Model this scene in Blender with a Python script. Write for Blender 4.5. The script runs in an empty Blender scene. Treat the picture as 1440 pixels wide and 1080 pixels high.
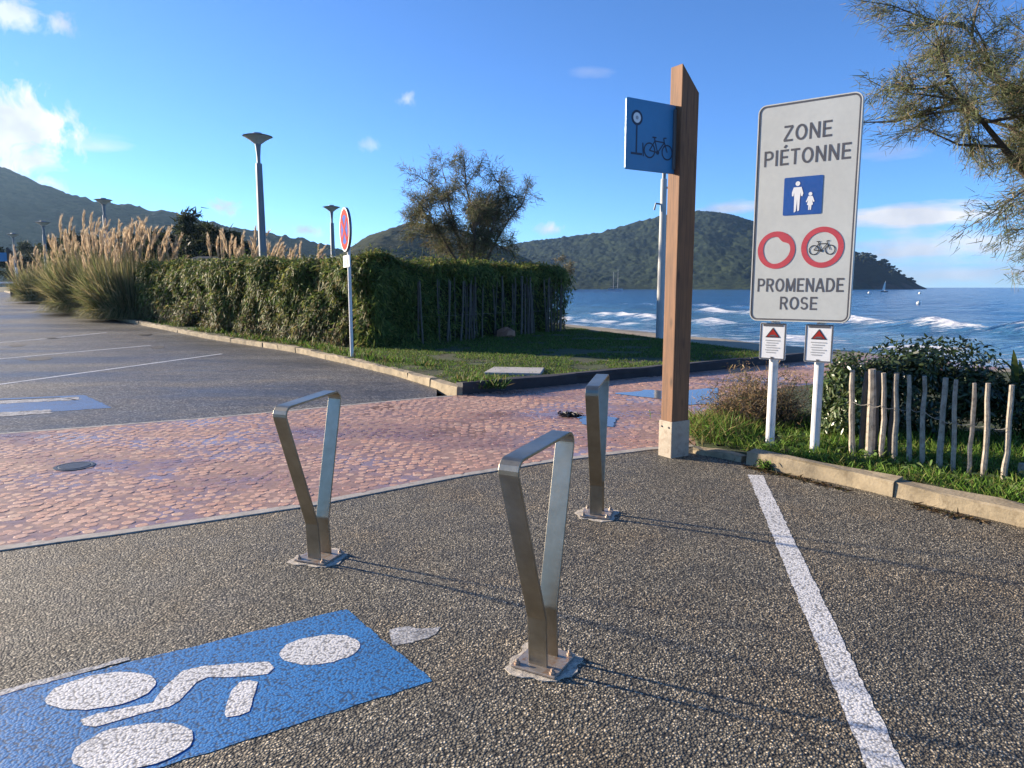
import bpy, math, random
import numpy as np
from mathutils import Vector

random.seed(7)
R = np.random.default_rng(11)
S = bpy.context.scene
COL = S.collection
rad = math.radians

# ------------------------------------------------------------------ camera
FPX, EYE = 1000.0, 1.55                     # focal length in px of a 1440 px wide frame, eye height
PITCH = math.atan(136 / FPX)
cam = bpy.data.cameras.new('camera')
cam.sensor_width = 36
cam.lens = 36 * FPX / 1440
cam.clip_start, cam.clip_end = 0.05, 20000
camo = bpy.data.objects.new('camera', cam)
COL.objects.link(camo)
camo.location = (0, 0, EYE)
camo.rotation_euler = (math.pi / 2 - PITCH, 0, 0)
S.camera = camo

# ------------------------------------------------------------------ sky, sun, exposure
SUN_EL, SUN_AZ = rad(14.5), rad(-66)        # azimuth clockwise from +Y
SKY_STRENGTH, SUN_STRENGTH, EXPOSURE = 0.10, 5.0, 1.48
S.view_settings.view_transform = 'Standard'
S.view_settings.look = 'None'
S.view_settings.gamma = 1
S.view_settings.use_curve_mapping = False
S.view_settings.exposure = EXPOSURE
S.cycles.max_bounces = 6
S.cycles.transparent_max_bounces = 6
S.cycles.volume_bounces = 0
S.cycles.use_denoising = True
S.cycles.sample_clamp_indirect = 6
S.cycles.caustics_reflective = False
S.cycles.caustics_refractive = False


def nd(nt, kind, props=None, **ins):
    n = nt.nodes.new(kind)
    for k, v in (props or {}).items():
        setattr(n, k, v)
    for k, v in ins.items():
        key = int(k[1:]) if k[0] == 'i' and k[1:].isdigit() else k.replace('_', ' ')
        s = n.inputs[key]
        if isinstance(v, bpy.types.NodeSocket):
            nt.links.new(v, s)
        else:
            s.default_value = v
    return n


def math_(nt, op, a, b=0.0, clamp=False):
    return nd(nt, 'ShaderNodeMath', {'operation': op, 'use_clamp': clamp}, i0=a, i1=b).outputs[0]


def mixc(nt, f, a, b, mode='MIX'):
    n = nt.nodes.new('ShaderNodeMix')
    n.data_type = 'RGBA'
    n.blend_type = mode
    for i, v in ((0, f), (6, a), (7, b)):
        if isinstance(v, bpy.types.NodeSocket):
            nt.links.new(v, n.inputs[i])
        else:
            n.inputs[i].default_value = v if i == 0 else (*v[:3], 1)
    return n.outputs[2]


def ramp(nt, fac, stops, interp='LINEAR'):
    n = nt.nodes.new('ShaderNodeValToRGB')
    n.color_ramp.interpolation = interp
    el = n.color_ramp.elements
    while len(el) < len(stops):
        el.new(0.5)
    for e, (p, c) in zip(el, stops):
        e.position = p
        e.color = (c, c, c, 1) if isinstance(c, (int, float)) else (*c[:3], 1)
    nt.links.new(fac, n.inputs[0])
    return n.outputs[0]


def pixel_dir(px, py):
    u, v = (px - 720) / FPX, (540 - py) / FPX
    return np.array([u, math.cos(PITCH) + v * math.sin(PITCH), -math.sin(PITCH) + v * math.cos(PITCH)])


world = bpy.data.worlds.new('World')
S.world = world
world.use_nodes = True
wt = world.node_tree
wt.nodes.clear()
sky = nd(wt, 'ShaderNodeTexSky', {'sky_type': 'NISHITA', 'sun_disc': False, 'sun_elevation': SUN_EL,
                                  'sun_rotation': SUN_AZ, 'altitude': 0, 'air_density': 0.62,
                                  'dust_density': 0.0, 'ozone_density': 6.0})
tc = nd(wt, 'ShaderNodeTexCoord').outputs['Generated']
# clouds: soft patches at their own compass bearings, torn by noise
cn = nd(wt, 'ShaderNodeTexNoise', None, Vector=tc, Scale=24.0, Detail=8.0, Roughness=0.66, Distortion=0.6).outputs['Fac']
stretch = nd(wt, 'ShaderNodeVectorMath', {'operation': 'MULTIPLY'}, i0=tc, i1=(1, 1, 5)).outputs[0]
cs = nd(wt, 'ShaderNodeTexNoise', None, Vector=stretch, Scale=7.0, Detail=6.0, Roughness=0.58).outputs['Fac']
total = None
CLOUDS = [  # px, py, half width, half height (radians), density, use streaky noise
    (5, 185, .085, .060, 1.5, 0), (-90, 200, .12, .09, 1.5, 0), (35, 232, .05, .018, .9, 0),
    (88, 32, .02, .02, .75, 0), (5, 15, .05, .025, .7, 0), (140, 208, .06, .016, .5, 1),
    (318, 290, .035, .016, .95, 0), (436, 325, .035, .014, 1.0, 0), (572, 140, .02, .014, .5, 0),
    (512, 204, .022, .014, .45, 0), (775, 322, .035, .013, .9, 0), (1030, 292, .06, .014, .8, 1),
    (1300, 301, .15, .020, 1.1, 1), (1370, 350, .24, .034, .9, 1), (1320, 385, .28, .02, .7, 1),
    (1250, 215, .07, .012, .4, 1), (830, 100, .05, .015, .22, 1)]
for px, py, a, b, dens, streak in CLOUDS:
    d = pixel_dir(px, py)
    d /= np.linalg.norm(d)
    right = np.cross(d, (0, 0, 1.0))
    right /= np.linalg.norm(right)
    upv = np.cross(right, d)
    du = nd(wt, 'ShaderNodeVectorMath', {'operation': 'DOT_PRODUCT'}, i0=tc, i1=tuple(right / a)).outputs['Value']
    dv = nd(wt, 'ShaderNodeVectorMath', {'operation': 'DOT_PRODUCT'}, i0=tc, i1=tuple(upv / b)).outputs['Value']
    df = nd(wt, 'ShaderNodeVectorMath', {'operation': 'DOT_PRODUCT'}, i0=tc, i1=tuple(d)).outputs['Value']
    r2 = math_(wt, 'ADD', math_(wt, 'MULTIPLY', du, du), math_(wt, 'MULTIPLY', dv, dv))
    fall = math_(wt, 'SUBTRACT', 1.0, math_(wt, 'SQRT', r2))
    tex = math_(wt, 'MULTIPLY', math_(wt, 'SUBTRACT', cs if streak else cn, 0.5), 4.2)
    body = math_(wt, 'SUBTRACT', math_(wt, 'MULTIPLY', fall, 1.5), 0.45 if dens < 1.2 else 0.05)
    m = math_(wt, 'MULTIPLY', math_(wt, 'ADD', body, tex), 1.0, True)
    edge = math_(wt, 'MULTIPLY', math_(wt, 'ADD', fall, 0.35), 1.6, True)
    m = math_(wt, 'MULTIPLY', math_(wt, 'MULTIPLY', m, edge), math_(wt, 'GREATER_THAN', df, 0.2))
    m = math_(wt, 'MULTIPLY', m, dens)
    total = m if total is None else math_(wt, 'MAXIMUM', total, m)
# the same kind of thin scattered cloud over the rest of the dome
gen = nd(wt, 'ShaderNodeTexNoise', None, Vector=stretch, Scale=2.6, Detail=7.0, Roughness=0.6).outputs['Fac']
gen = math_(wt, 'MULTIPLY', math_(wt, 'SUBTRACT', gen, 0.72), 3.0, True)
total = math_(wt, 'MINIMUM', math_(wt, 'MAXIMUM', total, gen), 1.0)
shade = nd(wt, 'ShaderNodeTexNoise', None, Vector=tc, Scale=9.0, Detail=4.0).outputs['Fac']
ccol = ramp(wt, shade, [(0.36, (1.9, 2.05, 2.4)), (0.60, (4.3, 4.15, 4.0))])
skyc = mixc(wt, math_(wt, 'MULTIPLY', total, 0.92), sky.outputs[0], ccol)
bg = nd(wt, 'ShaderNodeBackground', None, Color=skyc, Strength=SKY_STRENGTH)
wo = nd(wt, 'ShaderNodeOutputWorld', None, Surface=bg.outputs[0])

sun_dir = Vector((math.sin(SUN_AZ) * math.cos(SUN_EL), math.cos(SUN_AZ) * math.cos(SUN_EL), math.sin(SUN_EL)))
sl = bpy.data.lights.new('sun', 'SUN')
sl.energy, sl.angle, sl.color = SUN_STRENGTH, rad(1.8), (1.0, 0.85, 0.66)
so = bpy.data.objects.new('sun', sl)
COL.objects.link(so)
so.rotation_euler = sun_dir.to_track_quat('Z', 'Y').to_euler()
so.location = (-30, 15, 20)

# ------------------------------------------------------------------ terrain and pixel helpers
SEA = -1.2


def smooth(a, b, x):
    t = np.clip((np.asarray(x, float) - a) / (b - a), 0, 1)
    return t * t * (3 - 2 * t)


def gz(x, y):
    """height of the car park: level near the camera, rising gently inland"""
    y = np.asarray(y, float)
    rise = 0.03 * np.maximum(0, np.minimum(y, 75) - 19) * smooth(17, 24, y)
    return rise * smooth(3, -6, x)


def hit(px, py, off=0.0):
    """where the view ray through a pixel meets the ground"""
    d = pixel_dir(px, py)
    t = 1.0
    for _ in range(6000):
        p = d * t
        if EYE + p[2] <= gz(p[0], p[1]) + off:
            break
        t += 0.01 + t * 0.0006
    return np.array([p[0], p[1], float(gz(p[0], p[1])) + off])


def at_y(px, py, Y):
    d = pixel_dir(px, py)
    d = d * (Y / d[1])
    return np.array([d[0], Y, EYE + d[2]])


def vnoise(x, y, seed=0):
    xi, yi = np.floor(x).astype(np.int64), np.floor(y).astype(np.int64)
    fx, fy = x - xi, y - yi
    fx, fy = fx * fx * (3 - 2 * fx), fy * fy * (3 - 2 * fy)

    def h(a, b):
        n = (a * 374761393 + b * 668265263 + seed * 144665) & 0x7fffffff
        n = ((n ^ (n >> 13)) * 1274126177) & 0x7fffffff
        return ((n ^ (n >> 16)) & 0xffff) / 65535.0
    return (h(xi, yi) * (1 - fx) + h(xi + 1, yi) * fx) * (1 - fy) + (h(xi, yi + 1) * (1 - fx) + h(xi + 1, yi + 1) * fx) * fy


def fbm(x, y, oct=4, seed=0, gain=0.5):
    x, y = np.asarray(x, float), np.asarray(y, float)
    s, a, n = 0, 1.0, 0
    for i in range(oct):
        s = s + a * vnoise(x, y, seed + i * 17)
        n += a
        a *= gain
        x, y = x * 2.03, y * 2.03
    return s / n


# ------------------------------------------------------------------ object helpers
def mesh_from(name, V, Fc, col=None, smooth_=False):
    me = bpy.data.meshes.new(name)
    V = np.asarray(V, float)
    if isinstance(Fc, np.ndarray):
        n, k = Fc.shape
        me.vertices.add(len(V))
        me.vertices.foreach_set('co', V.ravel())
        me.loops.add(n * k)
        me.loops.foreach_set('vertex_index', Fc.ravel().astype(np.int32))
        me.polygons.add(n)
        me.polygons.foreach_set('loop_start', np.arange(0, n * k, k, dtype=np.int32))
        me.polygons.foreach_set('loop_total', np.full(n, k, dtype=np.int32))
        me.update(calc_edges=True)
    else:
        me.from_pydata([tuple(v) for v in V], [], [tuple(f) for f in Fc])
        me.update()
    me.validate()
    if col is not None:
        ca = me.color_attributes.new('Col', 'FLOAT_COLOR', 'POINT')
        c = np.ones((len(V), 4))
        c[:, :3] = col
        ca.data.foreach_set('color', c.ravel())
    if smooth_:
        me.polygons.foreach_set('use_smooth', np.ones(len(me.polygons), bool))
    return me


def link(name, me, m, parent=None, loc=(0, 0, 0), kind=None):
    o = bpy.data.objects.new(name, me)
    COL.objects.link(o)
    o.location = loc
    if me is not None and m is not None and not me.materials:
        me.materials.append(m)
    if parent is not None:
        o.parent = parent
    if kind:
        o['kind'] = kind
    return o


def tag(o, label, cat, group=None):
    o['label'], o['category'] = label, cat
    if group:
        o['group'] = group
    return o


def thing(name, label, cat, loc, group=None):
    o = bpy.data.objects.new(name, None)
    o.empty_display_size = 0.2
    COL.objects.link(o)
    o.location = tuple(loc)
    return tag(o, label, cat, group)


def copy_tree(o, parent=None):
    c = o.copy()
    COL.objects.link(c)
    c.parent = parent
    for ch in list(o.children):
        copy_tree(ch, c)
    return c


class MB:
    """collects shapes for ONE mesh"""
    def __init__(s):
        s.v, s.f = [], []

    def add(s, V, Fc):
        b = len(s.v)
        s.v += [tuple(map(float, v)) for v in V]
        s.f += [tuple(i + b for i in f) for f in Fc]
        return s

    def box(s, c, size, ax=None):
        ax = np.eye(3) if ax is None else np.array(ax, float)
        c, h = np.array(c, float), np.array(size, float) / 2
        V = [c + ax[0] * h[0] * i + ax[1] * h[1] * j + ax[2] * h[2] * k for i in (-1, 1) for j in (-1, 1) for k in (-1, 1)]
        return s.add(V, [(0, 1, 3, 2), (4, 6, 7, 5), (0, 4, 5, 1), (2, 3, 7, 6), (0, 2, 6, 4), (1, 5, 7, 3)])

    def tube(s, pts, rads, n=8, cap=True):
        pts = [np.array(p, float) for p in pts]
        if np.isscalar(rads):
            rads = [rads] * len(pts)
        V, Fc = [], []
        ref = np.array((0.31, 0.95, 0.05))
        for i, p in enumerate(pts):
            t = pts[min(i + 1, len(pts) - 1)] - pts[max(i - 1, 0)]
            t = t / (np.linalg.norm(t) + 1e-9)
            a = np.cross(t, ref)
            if np.linalg.norm(a) < 1e-3:
                a = np.cross(t, (1, 0, 0))
            a /= np.linalg.norm(a)
            b = np.cross(t, a)
            for k in range(n):
                g = 2 * math.pi * k / n
                V.append(p + (a * math.cos(g) + b * math.sin(g)) * rads[i])
        for i in range(len(pts) - 1):
            for k in range(n):
                k2 = (k + 1) % n
                Fc.append((i * n + k, i * n + k2, (i + 1) * n + k2, (i + 1) * n + k))
        if cap:
            Fc.append(tuple(reversed(range(n))))
            Fc.append(tuple(range((len(pts) - 1) * n, len(pts) * n)))
        return s.add(V, Fc)

    def lathe(s, prof, c=(0, 0, 0), n=24):
        c = np.array(c, float)
        V = [c + (r * math.cos(2 * math.pi * k / n), r * math.sin(2 * math.pi * k / n), z) for r, z in prof for k in range(n)]
        Fc = [(i * n + k, i * n + (k + 1) % n, (i + 1) * n + (k + 1) % n, (i + 1) * n + k) for i in range(len(prof) - 1) for k in range(n)]
        Fc += [tuple(reversed(range(n))), tuple(range((len(prof) - 1) * n, len(prof) * n))]
        return s.add(V, Fc)

    def prism(s, poly, z0, z1, frame=None):
        """polygon extruded between two heights; frame = origin, ex, ey, ez"""
        n = len(poly)
        o, ex, ey, ez = frame if frame else (np.zeros(3), *np.eye(3))
        P = lambda q, z: o + ex * q[0] + ey * q[1] + ez * z
        return s.add([P(q, z0) for q in poly] + [P(q, z1) for q in poly],
                     [tuple(reversed(range(n))), tuple(range(n, 2 * n))] + [(i, (i + 1) % n, n + (i + 1) % n, n + i) for i in range(n)])

    def flat(s, poly, z, frame):
        o, ex, ey, ez = frame
        return s.add([o + ex * q[0] + ey * q[1] + ez * z for q in poly], [tuple(range(len(poly)))])

    def ring(s, c, r0, r1, z, frame, n=32, asp=1.0):
        o, ex, ey, ez = frame
        V = []
        for k in range(n):
            g = 2 * math.pi * k / n
            for r in (r0, r1):
                V.append(o + ex * (c[0] + r * math.cos(g) * asp) + ey * (c[1] + r * math.sin(g)) + ez * z)
        return s.add(V, [(2 * k, 2 * k + 1, (2 * k + 3) % (2 * n), (2 * k + 2) % (2 * n)) for k in range(n)])

    def disc(s, c, r, z, frame, n=28, asp=1.0):
        return s.flat([(c[0] + r * math.cos(2 * math.pi * k / n) * asp, c[1] + r * math.sin(2 * math.pi * k / n)) for k in range(n)], z, frame)

    def bar(s, a, b, w, z, frame):
        a, b = np.array(a, float), np.array(b, float)
        d = (b - a) / np.linalg.norm(b - a)
        m = np.array((-d[1], d[0])) * w / 2
        return s.flat([a - m, b - m, b + m, a + m], z, frame)

    def build(s, name, m, parent=None, origin=(0, 0, 0), smooth_=False, bevel=0, kind=None):
        me = mesh_from(name, np.array(s.v) - np.array(origin, float), s.f, smooth_=smooth_)
        o = link(name, me, m, parent, (0, 0, 0) if parent is not None else tuple(origin), kind)
        if bevel:
            b = o.modifiers.new('bevel', 'BEVEL')
            b.width, b.segments, b.limit_method, b.angle_limit = bevel, 2, 'ANGLE', rad(35)
        return o


def strips(base, direc, length, width, droop=0.0, seg=1, side=None, taper=0.25, belly=1.0):
    """thin leaf blades: base (n,3), direction (n,3) unit; returns V, F(quads), verts per blade"""
    n = len(base)
    length = np.broadcast_to(np.asarray(length, float), (n,))[:, None]
    width = np.broadcast_to(np.asarray(width, float), (n,))[:, None]
    if side is None:
        side = np.cross(direc, R.normal(size=(n, 3)))
    side = side / (np.linalg.norm(side, axis=1, keepdims=True) + 1e-9)
    V = np.zeros((n, 2 * (seg + 1), 3))
    for i in range(seg + 1):
        t = i / seg
        p = base + direc * length * t
        p = p + np.array((0, 0, -1.0)) * (np.asarray(droop).reshape(-1, 1) * length * t * t)
        w = width * ((1 - t) * belly + t * taper if seg == 1 else max(taper, math.sin(math.pi * min(0.97, 0.14 + 0.8 * t))))
        V[:, 2 * i] = p - side * w / 2
        V[:, 2 * i + 1] = p + side * w / 2
    k = 2 * (seg + 1)
    b = (np.arange(n) * k)[:, None]
    Fc = np.concatenate([b + np.array([2 * i, 2 * i + 1, 2 * i + 3, 2 * i + 2]) for i in range(seg)], 0)
    return V.reshape(-1, 3), Fc, k


def unit(a):
    return a / (np.linalg.norm(a, axis=-1, keepdims=True) + 1e-9)


def in_poly(P, poly):
    x, y = P[:, 0], P[:, 1]
    ins = np.zeros(len(P), bool)
    n = len(poly)
    for i in range(n):
        x0, y0 = poly[i]
        x1, y1 = poly[(i + 1) % n]
        c = ((y0 > y) != (y1 > y)) & (x < (x1 - x0) * (y - y0) / (y1 - y0 + 1e-12) + x0)
        ins ^= c
    return ins


def rand_in_poly(poly, n):
    poly = np.array(poly)
    lo, hi = poly.min(0), poly.max(0)
    out = np.zeros((0, 2))
    while len(out) < n:
        p = lo + R.random((n * 2, 2)) * (hi - lo)
        out = np.concatenate([out, p[in_poly(p, poly)]])
    return out[:n]


# ------------------------------------------------------------------ materials
def new_mat(name, color=(0.5, 0.5, 0.5), rough=0.6, metal=0.0, spec=0.5):
    m = bpy.data.materials.new(name)
    m.use_nodes = True
    nt = m.node_tree
    b = nt.nodes['Principled BSDF']
    b.inputs['Base Color'].default_value = (*color, 1)
    b.inputs['Roughness'].default_value = rough
    b.inputs['Metallic'].default_value = metal
    b.inputs['Specular IOR Level'].default_value = spec
    return m, nt, b


def setin(nt, b, name, v):
    nt.links.new(v, b.inputs[name])


def pos(nt):
    return nd(nt, 'ShaderNodeNewGeometry').outputs['Position']


def objc(nt):
    return nd(nt, 'ShaderNodeTexCoord').outputs['Object']


def noise(nt, vec, scale, detail=4.0, rough=0.55, out='Fac'):
    return nd(nt, 'ShaderNodeTexNoise', None, Vector=vec, Scale=scale, Detail=detail, Roughness=rough).outputs[out]


def bump(nt, b, h, strength=0.5, dist=0.01):
    n = nd(nt, 'ShaderNodeBump', None, Strength=strength, Distance=dist, Height=h)
    nt.links.new(n.outputs[0], b.inputs['Normal'])


def worn(name, color, var=0.25, scale=6, rough=0.6, metal=0.0, bumpk=0.15, dirt=None):
    """a plain material with uneven tone, gloss and dirt"""
    m, nt, b = new_mat(name, color, rough, metal)
    p = objc(nt)
    n1 = noise(nt, p, scale, 6)
    n2 = noise(nt, p, scale * 9, 4)
    f = math_(nt, 'ADD', math_(nt, 'MULTIPLY', n1, 0.7), math_(nt, 'MULTIPLY', n2, 0.3))
    c = ramp(nt, f, [(0.3, tuple(x * (1 - var) for x in color)), (0.7, tuple(min(1, x * (1 + var)) for x in color))])
    if dirt:
        c = mixc(nt, ramp(nt, noise(nt, p, scale * 2.3, 7, 0.65), [(0.52, 0), (0.68, 0.8)]), c, dirt)
    setin(nt, b, 'Base Color', c)
    setin(nt, b, 'Roughness', ramp(nt, n2, [(0.3, max(0, rough - .1)), (0.7, min(1, rough + .12))]))
    if bumpk:
        bump(nt, b, f, bumpk, 0.01)
    return m


M = {}


def stone_speckle(nt, p, scale, dark, mid, light):
    v = nd(nt, 'ShaderNodeTexVoronoi', {'feature': 'F1'}, Vector=p, Scale=scale, Randomness=1.0)
    sep = nd(nt, 'ShaderNodeSeparateColor', None, Color=v.outputs['Color']).outputs[0]
    c = ramp(nt, sep, [(0.0, dark), (0.45, mid), (0.78, mid), (1.0, light)])
    gap = ramp(nt, v.outputs['Distance'], [(0.30, 1.0), (0.68, 0.16)])
    return mixc(nt, 1.0, c, gap, 'MULTIPLY'), v.outputs['Distance'], sep


def asphalt(name, dark, mid, light, scale, wet=False):
    m, nt, b = new_mat(name, mid, 0.8)
    p = pos(nt)
    c, h, sep = stone_speckle(nt, p, scale, dark, mid, light)
    big = noise(nt, p, 0.55, 5, 0.6)
    mid_n = noise(nt, p, 3.2, 5, 0.6)
    tone = ramp(nt, math_(nt, 'ADD', math_(nt, 'MULTIPLY', big, .6), math_(nt, 'MULTIPLY', mid_n, .4)), [(0.33, 0.62), (0.5, 1.0), (0.68, 1.22)])
    c = mixc(nt, 1.0, c, tone, 'MULTIPLY')
    sand = ramp(nt, noise(nt, p, 1.3, 6, 0.65), [(0.48, 0.0), (0.72, 0.45)])
    c = mixc(nt, sand, c, mixc(nt, 1.0, c, (1.45, 1.12, .72), 'MULTIPLY'))
    hh = math_(nt, 'ADD', math_(nt, 'MULTIPLY', h, -1.0), math_(nt, 'MULTIPLY', sep, 0.45))
    if wet:
        wm = ramp(nt, noise(nt, nd(nt, 'ShaderNodeVectorMath', {'operation': 'MULTIPLY'}, i0=p, i1=(.35, 1.3, 1)).outputs[0], 0.5, 5, 0.62), [(0.34, 0.0), (0.70, 1.0)])
        c = mixc(nt, wm, c, mixc(nt, 1.0, c, (0.7, 0.7, 0.73), 'MULTIPLY'))
        setin(nt, b, 'Roughness', ramp(nt, wm, [(0, 0.7), (1, 0.36)]))
        n = nd(nt, 'ShaderNodeBump', None, Strength=0.25, Distance=0.006, Height=hh)
        nt.links.new(n.outputs[0], b.inputs['Normal'])
    else:
        setin(nt, b, 'Roughness', ramp(nt, mid_n, [(0.3, 0.62), (0.7, 0.85)]))
        bump(nt, b, hh, 0.75, 0.007)
    setin(nt, b, 'Base Color', c)
    return m, nt, b, c


M['asphalt'], ant, ab, ac = asphalt('coarse asphalt', (.028, .026, .021), (.225, .196, .140), (.70, .60, .43), 100)
M['parking'], *_ = asphalt('damp car park asphalt', (.05, .05, .048), (.20, .188, .165), (.46, .44, .39), 42, wet=True)


def paint(name, color, worn_at=0.62, soft=0.06):
    m, nt, b = new_mat(name, color, 0.62)
    p = pos(nt)
    c, h, sep = stone_speckle(nt, p, 88, (.022, .022, .024), (.085, .082, .078), (.3, .28, .25))
    n = math_(nt, 'ADD', math_(nt, 'MULTIPLY', noise(nt, p, 7, 6, .7), .6), math_(nt, 'MULTIPLY', noise(nt, p, 60, 3), .4))
    pit = math_(nt, 'MAXIMUM', ramp(nt, h, [(0.5, 0), (0.75, 0.7)]), ramp(nt, noise(nt, p, 150, 3, .6), [(.60, 0), (.70, .75)]))
    gone = math_(nt, 'MAXIMUM', ramp(nt, n, [(worn_at - soft, 0), (worn_at + soft, 1)]), pit)
    tone = ramp(nt, noise(nt, p, 2.5, 5), [(0.3, tuple(x * .8 for x in color)), (0.7, color)])
    setin(nt, b, 'Base Color', mixc(nt, gone, tone, c))
    hh = math_(nt, 'ADD', math_(nt, 'MULTIPLY', h, -1.0), math_(nt, 'MULTIPLY', sep, 0.4))
    bump(nt, b, hh, 0.30, 0.006)
    return m


M['white_paint'] = paint('worn white road paint', (.78, .76, .72), .62)
M['blue_paint'] = paint('blue road paint', (.022, .20, .50), .70)
M['old_blue_paint'] = paint('faded blue road paint', (.05, .18, .42), .60, .1)
M['faint_paint'] = paint('faded white road paint', (.75, .75, .73), .60, .1)
M['dab_paint'] = paint('scuffed white paint', (.7, .68, .64), .50, .1)


def leafy(name, trans=0.4, rough=0.6, spec=0.15):
    m = bpy.data.materials.new(name)
    m.use_nodes = True
    nt = m.node_tree
    b = nt.nodes['Principled BSDF']
    a = nd(nt, 'ShaderNodeVertexColor', {'layer_name': 'Col'}).outputs[0]
    nt.links.new(a, b.inputs['Base Color'])
    b.inputs['Roughness'].default_value = rough
    b.inputs['Specular IOR Level'].default_value = spec
    t = nd(nt, 'ShaderNodeBsdfTranslucent', None, Color=a)
    mx = nd(nt, 'ShaderNodeMixShader', None, i0=trans, i1=b.outputs[0], i2=t.outputs[0])
    nt.links.new(mx.outputs[0], nt.nodes['Material Output'].inputs[0])
    return m


M['leaf'] = leafy('leaves')
M['gloss_leaf'] = leafy('glossy leaves', .22, .35, .5)
M['grass'] = leafy('grass blades', .4)
M['plume'] = leafy('pampas plume', .5, .8, .1)
M['bark'] = worn('bark', (.09, .07, .055), .4, 8, .9, 0, .6)
M['hedge_core'] = worn('dark light-blocking hedge core', (.022, .025, .014), .4, 9, 1.0, 0, .4)  # near-black colour stands in for the shade inside the hedge
M['steel'], nt, b = new_mat('brushed stainless steel', (.50, .485, .45), .33, 1.0)
o_ = objc(nt)
st = nd(nt, 'ShaderNodeVectorMath', {'operation': 'MULTIPLY'}, i0=o_, i1=(260, 260, 6)).outputs[0]
sn = noise(nt, st, 1.0, 3)
setin(nt, b, 'Roughness', ramp(nt, math_(nt, 'ADD', math_(nt, 'MULTIPLY', sn, .5), math_(nt, 'MULTIPLY', noise(nt, o_, 7, 5), .5)), [(.3, .32), (.7, .48)]))
setin(nt, b, 'Base Color', ramp(nt, noise(nt, o_, 5, 6, .65), [(.35, (.30, .265, .20)), (.7, (.45, .405, .32))]))
M['plate_steel'] = worn('rust stained steel plate', (.42, .36, .30), .25, 14, .5, .7, .15, (.30, .15, .07))
M['mortar'] = worn('crumbly mortar', (.50, .44, .35), .5, 26, .95, 0, .9, (.15, .13, .11))
M['concrete'] = worn('pale kerb concrete', (.28, .225, .145), .4, 5, .9, 0, .9, (.16, .12, .07))
M['edging'] = worn('flush edging concrete', (.36, .33, .29), .25, 6, .85, 0, .4, (.16, .14, .12))
M['dark_edging'] = worn('dark weathered edging', (.035, .032, .034), .4, 5, .8, 0, .5)
M['slab'] = worn('slab concrete', (.38, .36, .33), .2, 4, .9, 0, .3)
M['iron'] = worn('cast iron', (.07, .075, .08), .3, 20, .45, .6, .3)
M['galv'] = worn('galvanised lamp steel', (.17, .18, .19), .15, 3, .5, .5, .05)
M['galv_pale'] = worn('pale coated lamp steel', (.42, .42, .40), .15, 3, .6, .0, .05)
M['lamp_glass'] = worn('lamp lens', (.55, .54, .50), .15, 6, .3)
M['white_pole'] = worn('white coated pole', (.66, .65, .63), .12, 5, .5, 0, .05, (.5, .48, .44))
M['sign_face'] = worn('off white sign face', (.485, .50, .475), .08, 3, .5, 0, .03)
M['sign_edge'] = worn('sign rim', (.56, .55, .50), .12, 4, .45)
M['sign_grey'] = worn('sign lettering grey', (.075, .075, .085), .2, 12, .5)
M['sign_blue'] = worn('sign blue', (.012, .075, .30), .12, 5, .4)
M['sign_white'] = worn('sign white', (.75, .75, .74), .05, 5, .45)
M['sign_red'] = worn('faded sign red', (.46, .05, .065), .15, 9, .45)
M['sign_black'] = worn('sign black', (.02, .02, .022), .2, 10, .5)
M['flag_blue'] = worn('blue sign board', (.028, .18, .36), .1, 4, .42, 0, .02)
M['flag_dark'] = worn('dark print on blue', (.008, .018, .05), .2, 9, .5)
M['print_grey'] = worn('fine grey print', (.36, .36, .36), .2, 20, .5)
M['print_red'] = worn('orange red print', (.33, .028, .022), .15, 9, .8)
M['print_red'].node_tree.nodes['Principled BSDF'].inputs['Specular IOR Level'].default_value = .1
M['print_blue'] = worn('bright sign blue', (.035, .09, .36), .1, 9, .8)
M['print_blue'].node_tree.nodes['Principled BSDF'].inputs['Specular IOR Level'].default_value = .1
M['wire'] = worn('fence wire', (.32, .30, .27), .2, 20, .5, .7)
M['picket'] = worn('chestnut paling', (.33, .285, .225), .4, 13, .9, 0, .7, (.13, .10, .08))
M['stake'] = worn('weathered cane', (.12, .10, .08), .35, 9, .9, 0, .4)
M['debris'] = worn('dark wet weed', (.025, .022, .016), .4, 30, .6)
M['patch'] = worn('dark asphalt repair', (.022, .022, .024), .3, 14, .7, 0, .5)
M['roof_tile'] = worn('terracotta roof', (.30, .15, .09), .3, 3, .9)
M['house_wall'] = worn('pale render', (.42, .37, .31), .15, 1, .9)
M['window_dark'] = worn('window glass', (.03, .035, .04), .2, 3, .2)
M['shed_roof'] = worn('grey shed roof', (.13, .115, .10), .3, 4, .85)
M['hull'] = worn('boat hull', (.05, .06, .08), .2, 2, .4)
M['hull_white'] = worn('white hull', (.7, .7, .7), .1, 2, .4)
M['sail'] = worn('sail cloth', (.75, .74, .70), .08, 2, .8)
M['buoy'] = worn('mooring buoy', (.75, .72, .62), .1, 4, .5)


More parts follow.
